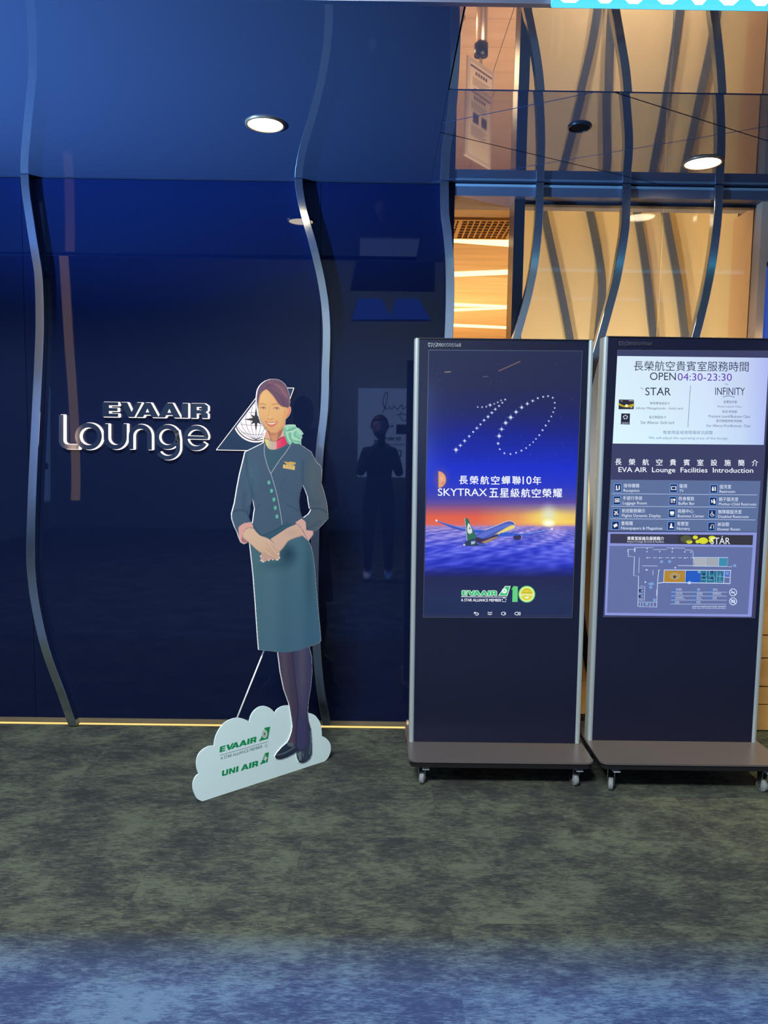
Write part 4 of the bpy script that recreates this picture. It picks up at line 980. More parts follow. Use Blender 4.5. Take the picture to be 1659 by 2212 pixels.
plate(mb, [arc(*C6([(468, 528)])[0], 1.8, 1.8, 0, 315, 7)], T2[2], None); plate(mb, [arc(*C6([(895, 533)])[0], 3.6, 3.2, 0, 345, 15)], T2[3], None); plate(mb, [arc(*C6([(480, 410)])[0], 2.6, 1.4, 0, 345, 15)], T2[3], None)
plate(mb, [C6([(750,388),(758,378),(768,388),(758,398)])], T2[2], None)
wl_([(935,288),(932,372),(1265,376),(1270,290),(935,288)], 1.2)
for x in (1058, 1182): wl_([(x, 290), (x-3, 374)], 0.9)
adopt(d2, stuff(mb.build('plan_walls', emi((205, 222, 250), 1.0))))
def cq(pts, c, nm, lv=3): mb = MB(); plate(mb, [C6(pts)], T2[lv], None); o = mb.build(nm, emi(c, 1.0)); adopt(d2, o)
cq([(655,418),(855,420),(850,528),(649,526)], (178, 134, 50), 'plan_room'); cq([(860,420),(975,420),(975,440),(1005,445),(1000,533),(856,530)], (38, 92, 196), 'plan_room')
cq([(940,293),(1054,294),(1052,370),(938,368)], (168, 176, 186), 'plan_room'); cq([(1062,294),(1178,295),(1175,371),(1059,370)], (160, 168, 178), 'plan_room')
cq([(1186,295),(1265,296),(1262,372),(1183,371)], (60, 140, 176), 'plan_room'); cq([(1008,420),(1230,424),(1224,535),(1004,532)], (44, 112, 146), 'plan_room'); cq([(1240,420),(1290,421),(1287,478),(1238,476)], (84, 112, 200), 'plan_room')
cq([(978,420),(1004,420),(1004,440),(978,438)], (110, 180, 200), 'plan_room')
mb = MB()
def w5(pts, w=0.9, lv=4): plate(mb, stroke(C6(pts), w), T2[lv], None)
for pth in ([(1060,420),(1058,470),(1006,468)], [(1090,422),(1088,468),(1145,470)], [(1130,424),(1128,450)], [(1165,426),(1160,535)], [(1060,485),(1058,535)], [(1095,480),(1140,484),(1138,535)], [(1170,470),(1225,474)], [(1195,440),(1192,510)], [(1010,500),(1050,502)], [(1070,505),(1120,508)], [(1175,520),(1215,522)]): w5(pth)
plate(mb, stroke(arc(*C6([(755, 470)])[0], 10.5, 6.4, 0, 355, 24), 0.6), T2[4], None); plate(mb, stroke(arc(*C6([(755, 470)])[0], 7, 4.2, 0, 355, 24), 0.6), T2[4], None)
adopt(d2, stuff(mb.build('plan_partitions', emi((150, 205, 225), 1.0))))
mb = MB()
for x, y in ((1037,452),(1118,432),(1115,485),(1036,485),(752,478),(415,610),(412,668)): plate(mb, [C6([(x-12,y-12),(x+12,y-12),(x+12,y+12),(x-12,y+12)])], T2[4+1], None)
adopt(d2, stuff(mb.build('plan_icons', emi((40, 60, 96), 1.0))))
mb = MB()
for x, y in ((625,330),(703,328),(1336,368),(520,578),(557,702),(482,742),(1263,443)): plate(mb, [C6([(x-14,y-13),(x+14,y-13),(x+14,y+13),(x-14,y+13)])], T2[3], None)
plate(mb, [arc(*C6([(525, 545)])[0], 6.5, 3.2, 0, 345, 15)], T2[3], None)
adopt(d2, stuff(mb.build('plan_symbols', emi((120, 160, 215), 1.0))))
mb = TB(); names = [('接待櫃檯', 38), ('電視', 18), ('盥洗室', 30), ('手提行李房', 46), ('熱食餐飲', 38), ('無障礙盥洗室', 58), ('航班動態顯示', 58), ('商務中心', 34), ('淋浴間', 28), ('書報櫃', 28), ('育嬰室', 28)]
ib = MB()
for i, (s, w) in enumerate(names):
    r, c = divmod(i, 3); x = (765, 972, 1125)[c]-r*3; y = 590+r*41
    a, b = C6([(x, y), (x+w*1.4, y+13)]); text(mb, s, (a[0], b[0], a[1], b[1]), T2[3], bold=0.02)
    a, b = C6([(x, y+16), (x+w*1.6, y+24)]); text(mb, cells[i][1], (a[0], b[0], a[1], b[1]), T2[3])
    plate(ib, [C6([(x-38, y), (x-14, y), (x-15, y+24), (x-39, y+24)])], T2[3], None)
for r in range(4): w = 0.6; plate(mb, stroke(C6([(722-r*3, 624+r*39), (1262-r*3, 626+r*39)]), 0.6), T2[3], None)
a, b = C6([(925, 758), (1250, 772)]); text(mb, '嚴禁吸菸及攝影並請勿移動 使用說明', (a[0], b[0], a[1], b[1]), T2[3], bold=0.02)
a, b = C6([(925, 776), (1250, 790)]); text(mb, 'Please refrain from smoking and taking photographs', (a[0], b[0], a[1], b[1]), T2[3], bold=0.01)
for cy in (628, 715):
    c = C6([(1320, cy)])[0]; plate(mb, ring(c[0], c[1], 7.6, 1.5, 24), T2[3], None); plate(mb, stroke([(c[0]-5.5, c[1]-5.2), (c[0]+5.5, c[1]+5.2)], 1.4), T2[3], None)
    if cy == 628: plate(mb, stroke([(c[0]-5, c[1]+1), (c[0]+4, c[1]-1)], 1.8), T2[3], None)
    else: plate(mb, [[(c[0]-4, c[1]-3.2), (c[0]+4, c[1]-3.2), (c[0]+4, c[1]+3.2), (c[0]-4, c[1]+3.2)], [(c[0]-2, c[1]-1.8), (c[0]-2, c[1]+1.8), (c[0]+2, c[1]+1.8), (c[0]+2, c[1]-1.8)]], T2[3], None)
adopt(d2, mb.build('legend_lettering', emi((215, 230, 252), 1.0)), stuff(ib.build('legend_icons', emi((70, 120, 190), 1.0))))

#@@STANDEE
# ================================================================== ATTENDANT CUTOUT (a printed flat board)
F1 = PZ(440, 1730, 0.0); F2 = PZ(700, 1645, 0.0)
bd = (F2-F1); bd.z = 0; bd.normalize(); bn = Vector((bd.y, -bd.x, 0))      # board direction and its normal towards the camera side
def bto(o=0.0): 
    p0 = F1+bn*o
    return lambda x, y: PP(x, y, p0, bn)
TH = 0.006
C4 = lambda pts: [(380+x/3.19, 1380+y/3.19) for x, y in pts]
C5 = lambda pts: [(480+x/5.027, 800+y/5.027) for x, y in pts]
C7 = lambda pts: [(530+x/11.06, 800+y/11.06) for x, y in pts]
CH = lambda pts: [(490+x/6.9125, 1090+y/6.9125) for x, y in pts]
su = thing('attendant_cutout', (F1+F2)/2, 'life-size flat cutout of a smiling flight attendant in a teal uniform on a cloud-shaped base', 'cutout')
cloud = C4([(195,1120),(150,1105),(125,1060),(117,1020),(122,980),(140,945),(158,933)])
def bump(pts): return smooth_poly(C4(pts), 4, False)[:-1]
cloud = (bump([(240,1112),(195,1120),(150,1105),(125,1060),(117,1020),(122,980),(140,945),(158,933)]) + bump([(158,933),(145,895),(142,850),(155,800),(185,765),(225,742),(263,737)]) +
         bump([(263,737),(270,690),(290,640),(330,585),(380,555),(430,545),(475,555),(507,573)]) + bump([(507,573),(515,535),(540,495),(575,470),(612,464),(650,478),(683,510)]) +
         bump([(683,510),(700,485),(735,465),(775,460),(815,468),(850,490),(880,505),(910,510)]) + bump([(910,510),(955,525),(990,570),(1003,620),(1006,670)]) +
         bump([(1006,670),(1035,685),(1060,715),(1068,750),(1062,790),(1040,830),(1000,860),(975,872)]))
mb = MB(); plate(mb, [cloud], bto(0.0), -bn*TH); cb = mb.build('cloud_base', mat('pale_cloud_board', (0.72, 0.94, 0.93), 0.4), su)
out_f = (C7([(265,720),(268,620),(285,500),(310,430),(350,360),(420,290),(500,240),(600,208),(700,203),(800,220),(880,265),(950,330),(1000,410),(1040,520),(1065,640),(1070,760),(1062,862)])
 + C7([(1085,880),(1095,940),(1080,1020),(1050,1080),(1010,1130),(965,1170),(955,1300),(1000,1300),(1080,1293),(1190,1295),(1220,1360),(1290,1390),(1350,1450),(1392,1522),(1345,1550),(1365,1600),(1335,1650),(1335,1785)])
 + C5([(900,838),(970,885),(1000,950),(1030,1000),(1065,1030),(1083,1080),(1080,1230),(1110,1330),(1140,1450),(1150,1560),(1152,1610),(1080,1690),(1015,1745),(990,1750),(990,1782),(940,1850),(965,1915),(985,1985),(1000,2100)])
 + [(680, 1225), (685, 1290), (691, 1350), (694, 1384), (688, 1390)] + [(668, 1397)]
 + C4([(937,120),(940,230),(930,340),(915,430),(910,510),(915,560),(932,620),(938,700),(940,790),(925,825),(900,848),(870,858),(848,852),(832,820),(827,785),(770,815),(720,832),(690,828),(680,810),(695,785),(730,745),(765,715),(780,690),(797,640),(803,600),(795,540),(780,450),(745,350),(720,230),(703,92)])
 + [(590, 1407), (559, 1404), (556, 1365), (552, 1305), (547, 1240), (540, 1176)]
 + C5([(285,1857),(270,1875),(235,1890),(205,1870),(180,1810),(165,1760),(135,1700),(108,1620),(103,1560),(135,1440),(165,1260),(190,1130),(225,990),(250,885),(350,835),(450,785)])
 + C7([(440,1600),(470,1520),(495,1430),(440,1340),(390,1250),(345,1160),(320,1060),(305,950),(285,850)]))
hole1 = C5([(330,1390),(345,1450),(355,1500),(345,1560),(335,1640),(325,1665),(300,1630),(285,1590),(300,1540),(305,1470)])
hole2 = C5([(875,1240),(905,1300),(930,1370),(940,1440),(950,1500),(965,1515),(940,1560),(885,1600),(865,1590),(845,1520),(835,1420),(850,1320)])
mb = MB(); plate(mb, [out_f, hole1[::-1], hole2[::-1]], bto(0.0035), -bn*(TH+0.001))
mb.build('figure_board', M_WHITE, su)
# the print, painted on a dense grid in photo pixels
S = 1.5
gx_ = np.arange(498, 716, 1/S); gy_ = np.arange(816, 1652, 1/S)
X, Yp = np.meshgrid(gx_, gy_); cv = Canvas(X, Yp)
JK = (66, 99, 116); JD = (44, 72, 90); SKN = (226, 178, 126)
# legs and shoes
cv.poly(C4([(703,80),(720,230),(745,350),(780,450),(795,540),(803,600),(797,640),(780,690),(765,720),(800,760),(828,740),(850,500),(845,80)]), lambda x, y: (70+18*np.exp(-((x-612-(y-1410)*0.09)/8)**2), 62+16*np.exp(-((x-612-(y-1410)*0.09)/8)**2), 88+10*np.exp(-((x-612-(y-1410)*0.09)/8)**2)), 1.0, label=5)
cv.poly(C4([(803,80),(812,200),(825,320),(840,430),(843,500),(832,600),(828,680),(830,745),(850,772),(880,764),(905,742),(920,700),(917,640),(912,600),(910,510),(915,430),(930,340),(940,230),(937,120),(920,40)]), lambda x, y: (64+22*np.exp(-((x-652)/9)**2)*np.clip((1560-y)/90, 0, 1), 66+16*np.exp(-((x-652)/9)**2)*np.clip((1560-y)/90, 0, 1), 100+6*np.exp(-((x-652)/9)**2)), 1.0, label=5)
cv.line(C4([(803,90),(812,200),(825,320),(840,430),(843,500),(832,600),(828,680),(826,760)]), 1.6, (38, 38, 62), 2.0, 0.8, sm=3)
cv.line(C4([(905,520),(900,600),(905,700)]), 2, (50, 52, 84), 3.0, 0.6)
cv.poly(C4([(765,712),(790,712),(826,735),(828,785),(815,797),(770,815),(720,833),(690,829),(679,810),(695,785),(730,745)]), (40, 52, 72), 0.9, label=6)
cv.line(C4([(700,800),(740,790),(790,765),(820,745)]), 2.2, (120, 140, 152), 2.0, 0.8, sm=3); cv.line(C4([(690,820),(730,822),(800,795)]), 1.4, (20, 26, 40), 1.5, 0.9)
cv.poly(C4([(765,715),(800,715),(818,735),(800,745),(770,735)]), (150, 162, 168), 2.0, 0.5)
cv.poly(C4([(826,765),(832,820),(848,853),(870,859),(900,849),(926,825),(941,790),(938,700),(932,620),(915,560),(909,560),(920,640),(920,700),(905,742),(880,764),(850,772)]), (52, 66, 86), 0.9, label=6)
cv.poly(C4([(836,790),(850,778),(875,776),(880,800),(868,835),(852,840)]), (124, 140, 150), 2.2, 0.75); cv.line(C4([(870,780),(868,820),(875,850)]), 1.8, (22, 28, 44), 1.6, 0.8)
cv.line(C4([(925,640),(930,720),(920,790)]), 2.0, (130, 150, 158), 2.0, 0.6); cv.line(C4([(840,835),(860,852),(895,845)]), 1.6, (22, 28, 42), 1.4, 0.9)
# skirt
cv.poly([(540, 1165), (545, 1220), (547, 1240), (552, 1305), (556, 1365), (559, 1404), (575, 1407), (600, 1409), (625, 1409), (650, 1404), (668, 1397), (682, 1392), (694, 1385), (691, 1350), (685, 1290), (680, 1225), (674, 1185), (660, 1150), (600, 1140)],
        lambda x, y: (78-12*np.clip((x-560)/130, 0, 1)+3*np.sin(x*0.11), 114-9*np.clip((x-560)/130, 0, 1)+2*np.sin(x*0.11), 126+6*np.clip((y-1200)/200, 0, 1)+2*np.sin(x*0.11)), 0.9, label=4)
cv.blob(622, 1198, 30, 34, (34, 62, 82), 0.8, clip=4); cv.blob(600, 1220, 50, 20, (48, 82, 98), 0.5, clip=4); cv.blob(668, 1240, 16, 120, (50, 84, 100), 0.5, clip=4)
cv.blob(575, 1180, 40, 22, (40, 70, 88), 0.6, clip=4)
# jacket body and sleeves
jk = C5([(450,785),(350,835),(250,885),(225,990),(190,1130),(165,1260),(135,1440),(103,1560),(108,1620),(135,1700),(165,1760),(180,1810),(230,1790),(330,1700),(345,1760),(430,1800),(520,1860),(640,1790),(800,1700),(860,1640),(912,1745),(990,1750),(1015,1745),(1080,1690),(1152,1610),(1150,1560),(1140,1450),(1110,1330),(1080,1230),(1083,1080),(1065,1030),(1030,1000),(1000,950),(970,885),(900,838),(840,800),(700,780),(560,840)])
cv.poly(jk, lambda x, y: (JK[0]+6+14*np.clip((x-650)/50, 0, 1), JK[1]-4+2*np.clip((x-650)/50, 0, 1), JK[2]+2-10*np.clip((x-640)/60, 0, 1)), 0.9, label=3)
for pts, w, a in (([(262,890),(262,980),(275,1120),(300,1250),(325,1340)], 5, 0.55), ([(330,1180),(325,1300),(330,1390)], 7, 0.4), ([(240,1330),(235,1440),(240,1510)], 10, 0.35), ([(120,1540),(170,1520),(240,1525),(285,1560)], 5, 0.75), ([(290,1480),(282,1560),(300,1640)], 5, 0.6),
                  ([(880,980),(872,1120),(880,1230)], 6, 0.5), ([(835,1380),(700,1330),(640,1300)], 3, 0.2), ([(355,1510),(385,1480),(405,1460)], 2, 0.8), ([(705,1460),(770,1490),(830,1530)], 3, 0.6), ([(960,1510),(1020,1497),(1080,1510),(1140,1545)], 4, 0.85), ([(925,1720),(1000,1680),(1060,1640)], 8, 0.35),
                  ([(690,1160),(650,1240),(640,1300)], 3, 0.3), ([(850,1320),(838,1420),(848,1520),(868,1590)], 8, 0.45), ([(925,1640),(930,1720)], 3, 0.4), ([(905,1290),(960,1420),(1050,1440)], 12, 0.25), ([(345,1690),(420,1790),(520,1860)], 5, 0.4)):
    cv.line(C5(pts), w/1.6, JD, w*0.9, a, sm=3)
cv.poly(C5([(650,1680),(560,1740),(430,1795),(480,1840),(560,1850),(650,1790),(790,1700),(700,1640)]), (58, 92, 110), 1.2, sm=0)
cv.line(C5([(655,1688),(560,1745),(430,1800)]), 1.2, (36, 60, 78), 1.2, 0.9)
cv.poly(C5([(467,830),(462,900),(478,980),(510,1070),(528,1110),(620,975),(690,885),(735,820),(600,860)]), (66, 96, 114), 1.0)
cv.blob(*C5([(330, 1150)])[0], 22, 50, (78, 112, 130), 0.35, clip=3); cv.blob(*C5([(980, 1150)])[0], 18, 50, (92, 104, 108), 0.5, clip=3)
cv.line(C5([(462,800),(455,870),(470,960),(500,1060),(530,1130),(570,1260),(605,1400),(635,1560),(650,1672)]), 1.0, (214, 212, 216), 0.8, 0.95, sm=3)
cv.line(C5([(740,812),(690,890),(620,980),(530,1118)]), 1.0, (214, 212, 216), 0.8, 0.95, sm=3)
for x, y in ((507,1219),(535,1309),(561,1403),(576,1494),(594,1588)):
    x, y = C5([(x, y)])[0]; cv.poly(arc(x, y+0.4, 4.3, 5.8, 0, 340, 17), (44, 70, 82), 1.2, 0.7); cv.poly(arc(x, y, 3.5, 5.0, 0, 340, 17), (96, 178, 160), 0.8); cv.blob(x+0.8, y-1, 2.4, 3, (140, 210, 190), 0.6)
cv.poly(C5([(668,988),(720,998),(745,992),(802,1002),(790,1022),(745,1030),(700,1022)]), (226, 184, 104), 0.8); cv.line(C5([(690,1004),(740,1014),(790,1010)]), 0.7, (160, 120, 60), 0.7, 0.8)
cv.poly(C5([(662,1022),(790,1036),(788,1083),(658,1062)]), (232, 196, 120), 0.8)
for k in range(3): cv.line(C5([(682+k*34, 1040+k*4), (696+k*34, 1042+k*4)]), 1.3, (150, 118, 74), 0.8, 0.9)
cv.line(C5([(696,1060),(752,1068)]), 0.7, (170, 140, 90), 0.7, 0.8)
# cuffs
PK = (222, 164, 156)
cv.poly(CH([(172,350),(190,320),(260,275),(355,262),(385,300),(398,350),(330,345),(280,370),(245,430),(240,470),(315,545),(300,570),(240,595),(215,580),(180,480)]), PK, 0.9, label=7)
cv.poly(CH([(235,470),(245,500),(310,548),(300,565),(235,560),(215,520)]), (150, 92, 110), 1.5, 0.7); cv.line(CH([(398,352),(330,346),(280,370),(245,430),(238,470)]), 1.0, (120, 74, 78), 1.2, 0.8, sm=3)
cv.poly(CH([(1022,275),(1040,255),(1115,208),(1160,240),(1180,270),(1185,380),(1285,393),(1293,435),(1216,543),(1130,465),(1165,440),(1130,370),(1060,295)]), (224, 176, 166), 0.9, label=7)
cv.line(CH([(1030,290),(1080,320),(1130,390),(1170,460),(1205,520)]), 1.0, (130, 86, 86), 1.2, 0.8, sm=3)
# hands
HS = lambda x, y: (214+8*np.sin(x*0.1), 178+(y-1120)*0.08, 158+0*x)
cv.poly(CH([(1035,292),(900,350),(780,430),(650,515),(690,560),(740,640),(785,702),(830,660),(880,590),(920,540),(1010,500),(1130,465),(1165,455),(1120,370),(1060,298)]), (216, 180, 160), 0.9, label=2)
cv.blob(*CH([(960, 420)])[0], 26, 12, (196, 158, 140), 0.4, clip=2); cv.line(CH([(1125,462),(1010,498),(920,538),(880,588),(830,655),(790,700)]), 2.2, (176, 136, 124), 2.4, 0.6, sm=3)
cv.poly(CH([(520,725),(498,765),(503,790),(510,800),(498,830),(515,850),(545,862),(575,850),(600,832),(625,838),(660,818),(690,828),(702,815),(640,760),(560,710)]), (208, 168, 154), 0.9, label=2)
cv.poly(CH([(240,480),(240,430),(280,370),(330,346),(398,355),(440,410),(500,465),(580,490),(640,520),(700,580),(750,650),(787,712),(782,745),(793,780),(785,808),(768,835),(742,836),(700,806),(640,775),(580,750),(530,722),(500,715),(430,660),(370,600),(310,550)]), lambda x, y: (220-6*np.clip((y-1160)/40, 0, 1), 186-10*np.clip((y-1160)/50, 0, 1), 158-6*np.clip((y-1160)/50, 0, 1)), 0.9, label=2)
for pts, a in (([(595,580),(640,660),(700,720),(765,790)], 0.7), ([(640,560),(700,640),(745,700),(780,745)], 0.7), ([(580,650),(630,700),(690,750),(745,820)], 0.75), ([(540,700),(590,745),(660,780),(700,805)], 0.6), ([(500,715),(560,735),(640,780),(700,815)], 0.5)):
    cv.line(CH(pts), 0.8, (164, 118, 104), 1.2, a, sm=3)
for pts in ([(545,745),(530,790)], [(580,770),(560,830)], [(600,790),(600,828)]): cv.line(CH(pts), 0.8, (160, 112, 104), 1.2, 0.7)
for x, y in ((775,735),(783,795),(748,824),(512,835),(543,853),(506,775),(690,822),(625,832)): cv.blob(*CH([(x, y)])[0], 3, 2.6, (248, 226, 220), 0.95, 0.6)
cv.line(CH([(240,480),(310,550),(370,600),(430,660),(500,715)]), 2, (190, 150, 120), 2.6, 0.5, sm=3)
cv.blob(*CH([(650, 560)])[0], 10, 8, (232, 190, 170), 0.5, clip=2)
# neck and head
cv.poly(C7([(480,1380),(560,1440),(600,1600),(640,1690),(740,1700),(780,1620),(900,1400),(940,1320),(955,1160),(700,1300)]), (208, 148, 110), 1.0, label=1)
cv.poly(C7([(780,1470),(860,1420),(930,1330),(900,1420),(820,1560),(760,1660)]), (168, 104, 88), 2.0, 0.8); cv.blob(*C7([(650, 1520)])[0], 14, 6, (190, 120, 92), 0.7)
cv.poly(C7([(495,1420),(550,1470),(580,1560),(612,1655),(600,1672),(540,1642),(450,1628),(438,1600),(470,1510)]), (228, 172, 146), 0.9, label=7)
cv.poly(C7([(755,1668),(830,1590),(900,1420),(935,1310),(975,1300),(930,1380),(925,1450),(950,1570),(870,1585),(800,1632)]), (230, 180, 160), 0.9, label=7)
cv.line(C7([(500,1420),(550,1470),(580,1560),(612,1655)]), 0.8, (130, 84, 74), 1.0, 0.7)
cv.poly(C7([(455,1635),(540,1640),(600,1680),(680,1705),(750,1695),(800,1640),(880,1590),(950,1575),(1010,1755),(900,1820),(800,1870),(700,1900),(600,1895),(550,1870),(500,1790),(465,1700)]),
        lambda x, y: lerp([(572, (222, 208, 130)), (578, (226, 214, 140)), (582, (206, 190, 168)), (593, (208, 176, 164)), (596.5, (232, 168, 160)), (598.5, (232, 92, 116)), (612, (228, 60, 98)), (625, (210, 60, 92))], x), 0.9, label=8)
cv.line(C7([(452,1632),(540,1641),(600,1680)]), 1.0, (110, 74, 66), 1.0, 0.8, sm=3); cv.poly(C7([(780,1665),(850,1600),(930,1580),(860,1610),(800,1665)]), (92, 36, 56), 1.0, 0.9)
cv.line(C7([(500,1800),(560,1880),(700,1900),(860,1850),(1000,1765)]), 1.4, (120, 100, 104), 2.0, 0.5, sm=3)
fl = C7([(905,1400),(930,1340),(990,1310),(1080,1293),(1190,1295),(1220,1360),(1290,1390),(1350,1450),(1392,1522),(1345,1550),(1365,1600),(1335,1650),(1330,1700),(1335,1785),(1270,1752),(1190,1757),(1120,1710),(1090,1772),(1040,1772),(1000,1720),(960,1620),(930,1530)])
cv.poly(fl, (148, 208, 178), 0.9, label=9)
for pts, w, c, a in (([(960,1400),(940,1500),(980,1620),(1040,1740)], 4, (96, 176, 148), 0.8), ([(1000,1370),(985,1480),(1010,1580),(1060,1700)], 2.4, (200, 232, 208), 0.9), ([(1000,1440),(1080,1420),(1180,1380)], 3.4, (84, 158, 132), 0.85), ([(1030,1480),(1130,1460),(1230,1410)], 3, (212, 236, 212), 0.9),
                     ([(1060,1500),(1070,1600),(1120,1690)], 4, (92, 170, 140), 0.8), ([(1130,1500),(1120,1600),(1180,1640)], 3, (206, 232, 206), 0.8), ([(1200,1470),(1180,1540),(1240,1600),(1300,1640)], 3.4, (98, 176, 146), 0.75), ([(1260,1440),(1310,1500),(1370,1520)], 3.4, (206, 230, 206), 0.8), ([(1180,1690),(1260,1700),(1320,1740)], 2.6, (90, 168, 140), 0.7), ([(950,1350),(1060,1320),(1180,1320)], 2.6, (196, 228, 204), 0.8), ([(1200,1620),(1260,1660),(1330,1650)], 2.4, (214, 236, 214), 0.8)):
    cv.line(C7(pts), w*0.8, c, w*0.9, a, sm=4)
# hair
hair = C7([(268,740),(268,620),(285,500),(310,430),(350,360),(420,290),(500,240),(600,208),(700,203),(800,220),(880,265),(950,330),(1000,410),(1040,520),(1065,640),(1070,760),(1062,870),(1030,930),(985,945),(900,900),(600,800),(320,950),(300,900)])
cv.poly(hair, (112, 84, 104), 0.9, label=0)
cv.poly(C7([(560,250),(700,235),(830,280),(930,400),(990,540),(1010,640),(880,560),(760,400),(640,300)]), (146, 104, 112), 8, 0.6)
for pts, c, w, a in (([(480,420),(600,330),(740,290),(860,340)], (90, 72, 98), 5, 0.6), ([(520,440),(680,470),(820,600),(900,760)], (104, 76, 98), 8, 0.5), ([(560,300),(700,330),(860,440),(960,640)], (168, 118, 124), 3, 0.5), ([(600,420),(740,480),(860,600),(960,780)], (156, 110, 120), 3, 0.4), ([(330,560),(400,440),(500,330)], (104, 92, 124), 4, 0.5), ([(860,640),(940,760),(980,880)], (92, 68, 94), 8, 0.5), ([(420,360),(480,400),(490,450)], (120, 92, 110), 3, 0.5), ([(980,560),(1030,700),(1040,840)], (170, 126, 134), 3, 0.4)):
    cv.line(C7(pts), w*0.7, c, w*0.9, a, sm=4)
# face
face = C7([(490,450),(400,510),(345,590),(322,700),(303,830),(308,950),(322,1060),(350,1160),(400,1250),(450,1330),(510,1405),(570,1455),(640,1490),(720,1490),(790,1455),(860,1400),(915,1335),(945,1250),(960,1160),(990,1010),(1010,920),(1000,885),(960,880),(900,868),(850,845),(800,800),(760,745),(720,680),(640,575),(560,490)])
cv.poly(face, lambda x, y: (232-8*np.clip((y-900)/35, 0, 1), 180-14*np.clip((y-895)/40, 0, 1), 122-2*np.clip((y-895)/40, 0, 1)), 0.9, label=1)
cv.poly(C7([(1000,930),(1040,868),(1075,865),(1092,920),(1082,1010),(1050,1080),(1000,1140),(958,1168),(970,1050)]), (236, 158, 116), 0.8, label=1)
cv.line(C7([(1050,900),(1060,960),(1030,1050),(990,1110)]), 1.4, (200, 104, 84), 2.0, 0.8, sm=3)
cv.blob(*C7([(440, 640)])[0], 26, 20, (240, 192, 130), 0.5, clip=1); cv.blob(*C7([(420, 1080)])[0], 10, 9, (238, 168, 118), 0.5, clip=1); cv.blob(*C7([(800, 1080)])[0], 12, 11, (240, 172, 122), 0.5, clip=1)
cv.line(C7([(950,950),(930,1100),(900,1300),(800,1440)]), 3, (212, 142, 96), 6, 0.5, sm=3); cv.line(C7([(315,980),(340,1120),(430,1290),(560,1440)]), 2, (206, 140, 96), 4, 0.5, sm=3)
cv.line(C7([(520,450),(660,610),(780,780),(880,865),(990,885)]), 1.5, (150, 100, 88), 2.4, 0.5, sm=3); cv.line(C7([(480,455),(380,540),(330,700),(310,900)]), 1.5, (160, 108, 92), 2.4, 0.5, sm=3)
cv.line(C7([(355,812),(420,800),(485,822)]), 1.5, (164, 108, 80), 1.6, 0.8, sm=3); cv.line(C7([(635,822),(720,802),(790,806)]), 1.5, (164, 108, 80), 1.6, 0.8, sm=3)
for ex, ey in ((422, 900), (742, 910)):
    e = lambda pts: C7([(ex+a*0.95, ey+b*0.72) for a, b in pts])
    cv.poly(e([(-58,5),(-30,-18),(5,-24),(40,-14),(60,18),(30,26),(-20,24)]), (226, 200, 190), 0.7, 0.9, sm=2)
    cv.blob(*e([(8, 2)])[0], 2.5, 1.9, (84, 50, 62), 1.0, 0.45); cv.blob(*e([(4, -3)])[0], 0.8, 0.8, (230, 220, 225), 0.9)
    cv.line(e([(-64,0),(-34,-22),(5,-30),(42,-18),(66,16)]), 1.0, (92, 52, 56), 0.9, 0.95, sm=3); cv.line(e([(-50,16),(0,32),(55,24)]), 0.6, (190, 124, 106), 1.0, 0.7, sm=3)
    cv.line(e([(-60,-28),(0,-46),(56,-34)]), 0.6, (208, 140, 104), 1.2, 0.6, sm=3)
cv.line(C7([(575,870),(560,980),(540,1090)]), 1.4, (214, 150, 102), 3.0, 0.45, sm=3); cv.line(C7([(520,1150),(555,1168),(590,1180),(640,1166),(672,1145)]), 1.2, (196, 122, 88), 1.6, 0.75, sm=3); cv.blob(*C7([(592, 1110)])[0], 3.6, 3.4, (246, 200, 140), 0.6)
cv.poly(C7([(465,1212),(520,1228),(580,1240),(620,1238),(680,1236),(775,1215),(760,1260),(720,1310),(670,1345),(620,1358),(560,1335),(510,1285)]), (214, 124, 100), 0.9, sm=2)
cv.poly(C7([(505,1240),(580,1256),(640,1258),(750,1232),(700,1272),(640,1292),(570,1285)]), (250, 226, 206), 0.7, sm=2)
cv.line(C7([(463,1210),(520,1236),(600,1254),(700,1244),(778,1213)]), 0.6, (170, 84, 72), 0.8, 0.8, sm=3); cv.blob(*C7([(630, 1322)])[0], 4.5, 1.6, (232, 140, 116), 0.7)
cv.line(C7([(560,1395),(640,1400),(700,1390)]), 1.5, (206, 140, 100), 3, 0.4, sm=2)
# split the painted grid by region
insd = np.zeros(X.shape, bool); mm = cv._sub(out_f, 1)
insd[mm] = cv._dist(out_f, mm, True, True) > 0.15
for hl in (hole1, hole2):
    mm = cv._sub(hl, 2); insd[mm] &= (cv._dist(hl, mm, True, True) < 0.3)
lab = cv.lab
for _ in range(10):                                  # let each printed region run out to the cut edge
    todo = (lab < 0)
    for sh_, ax_ in ((1, 0), (-1, 0), (1, 1), (-1, 1)):
        nb = np.roll(lab, sh_, ax_); nc = np.roll(cv.c, sh_, ax_); mk = todo & (nb >= 0) & (lab < 0)
        lab[mk] = nb[mk]; cv.c[mk] = nc[mk]
cell = insd[:-1, :-1] & insd[1:, :-1] & insd[:-1, 1:] & insd[1:, 1:]
LB = lab[:-1, :-1]
fpl = np_plane(F1+bn*0.0042, bn); MP = vcol_mat('printed_figure', False, 0.45)
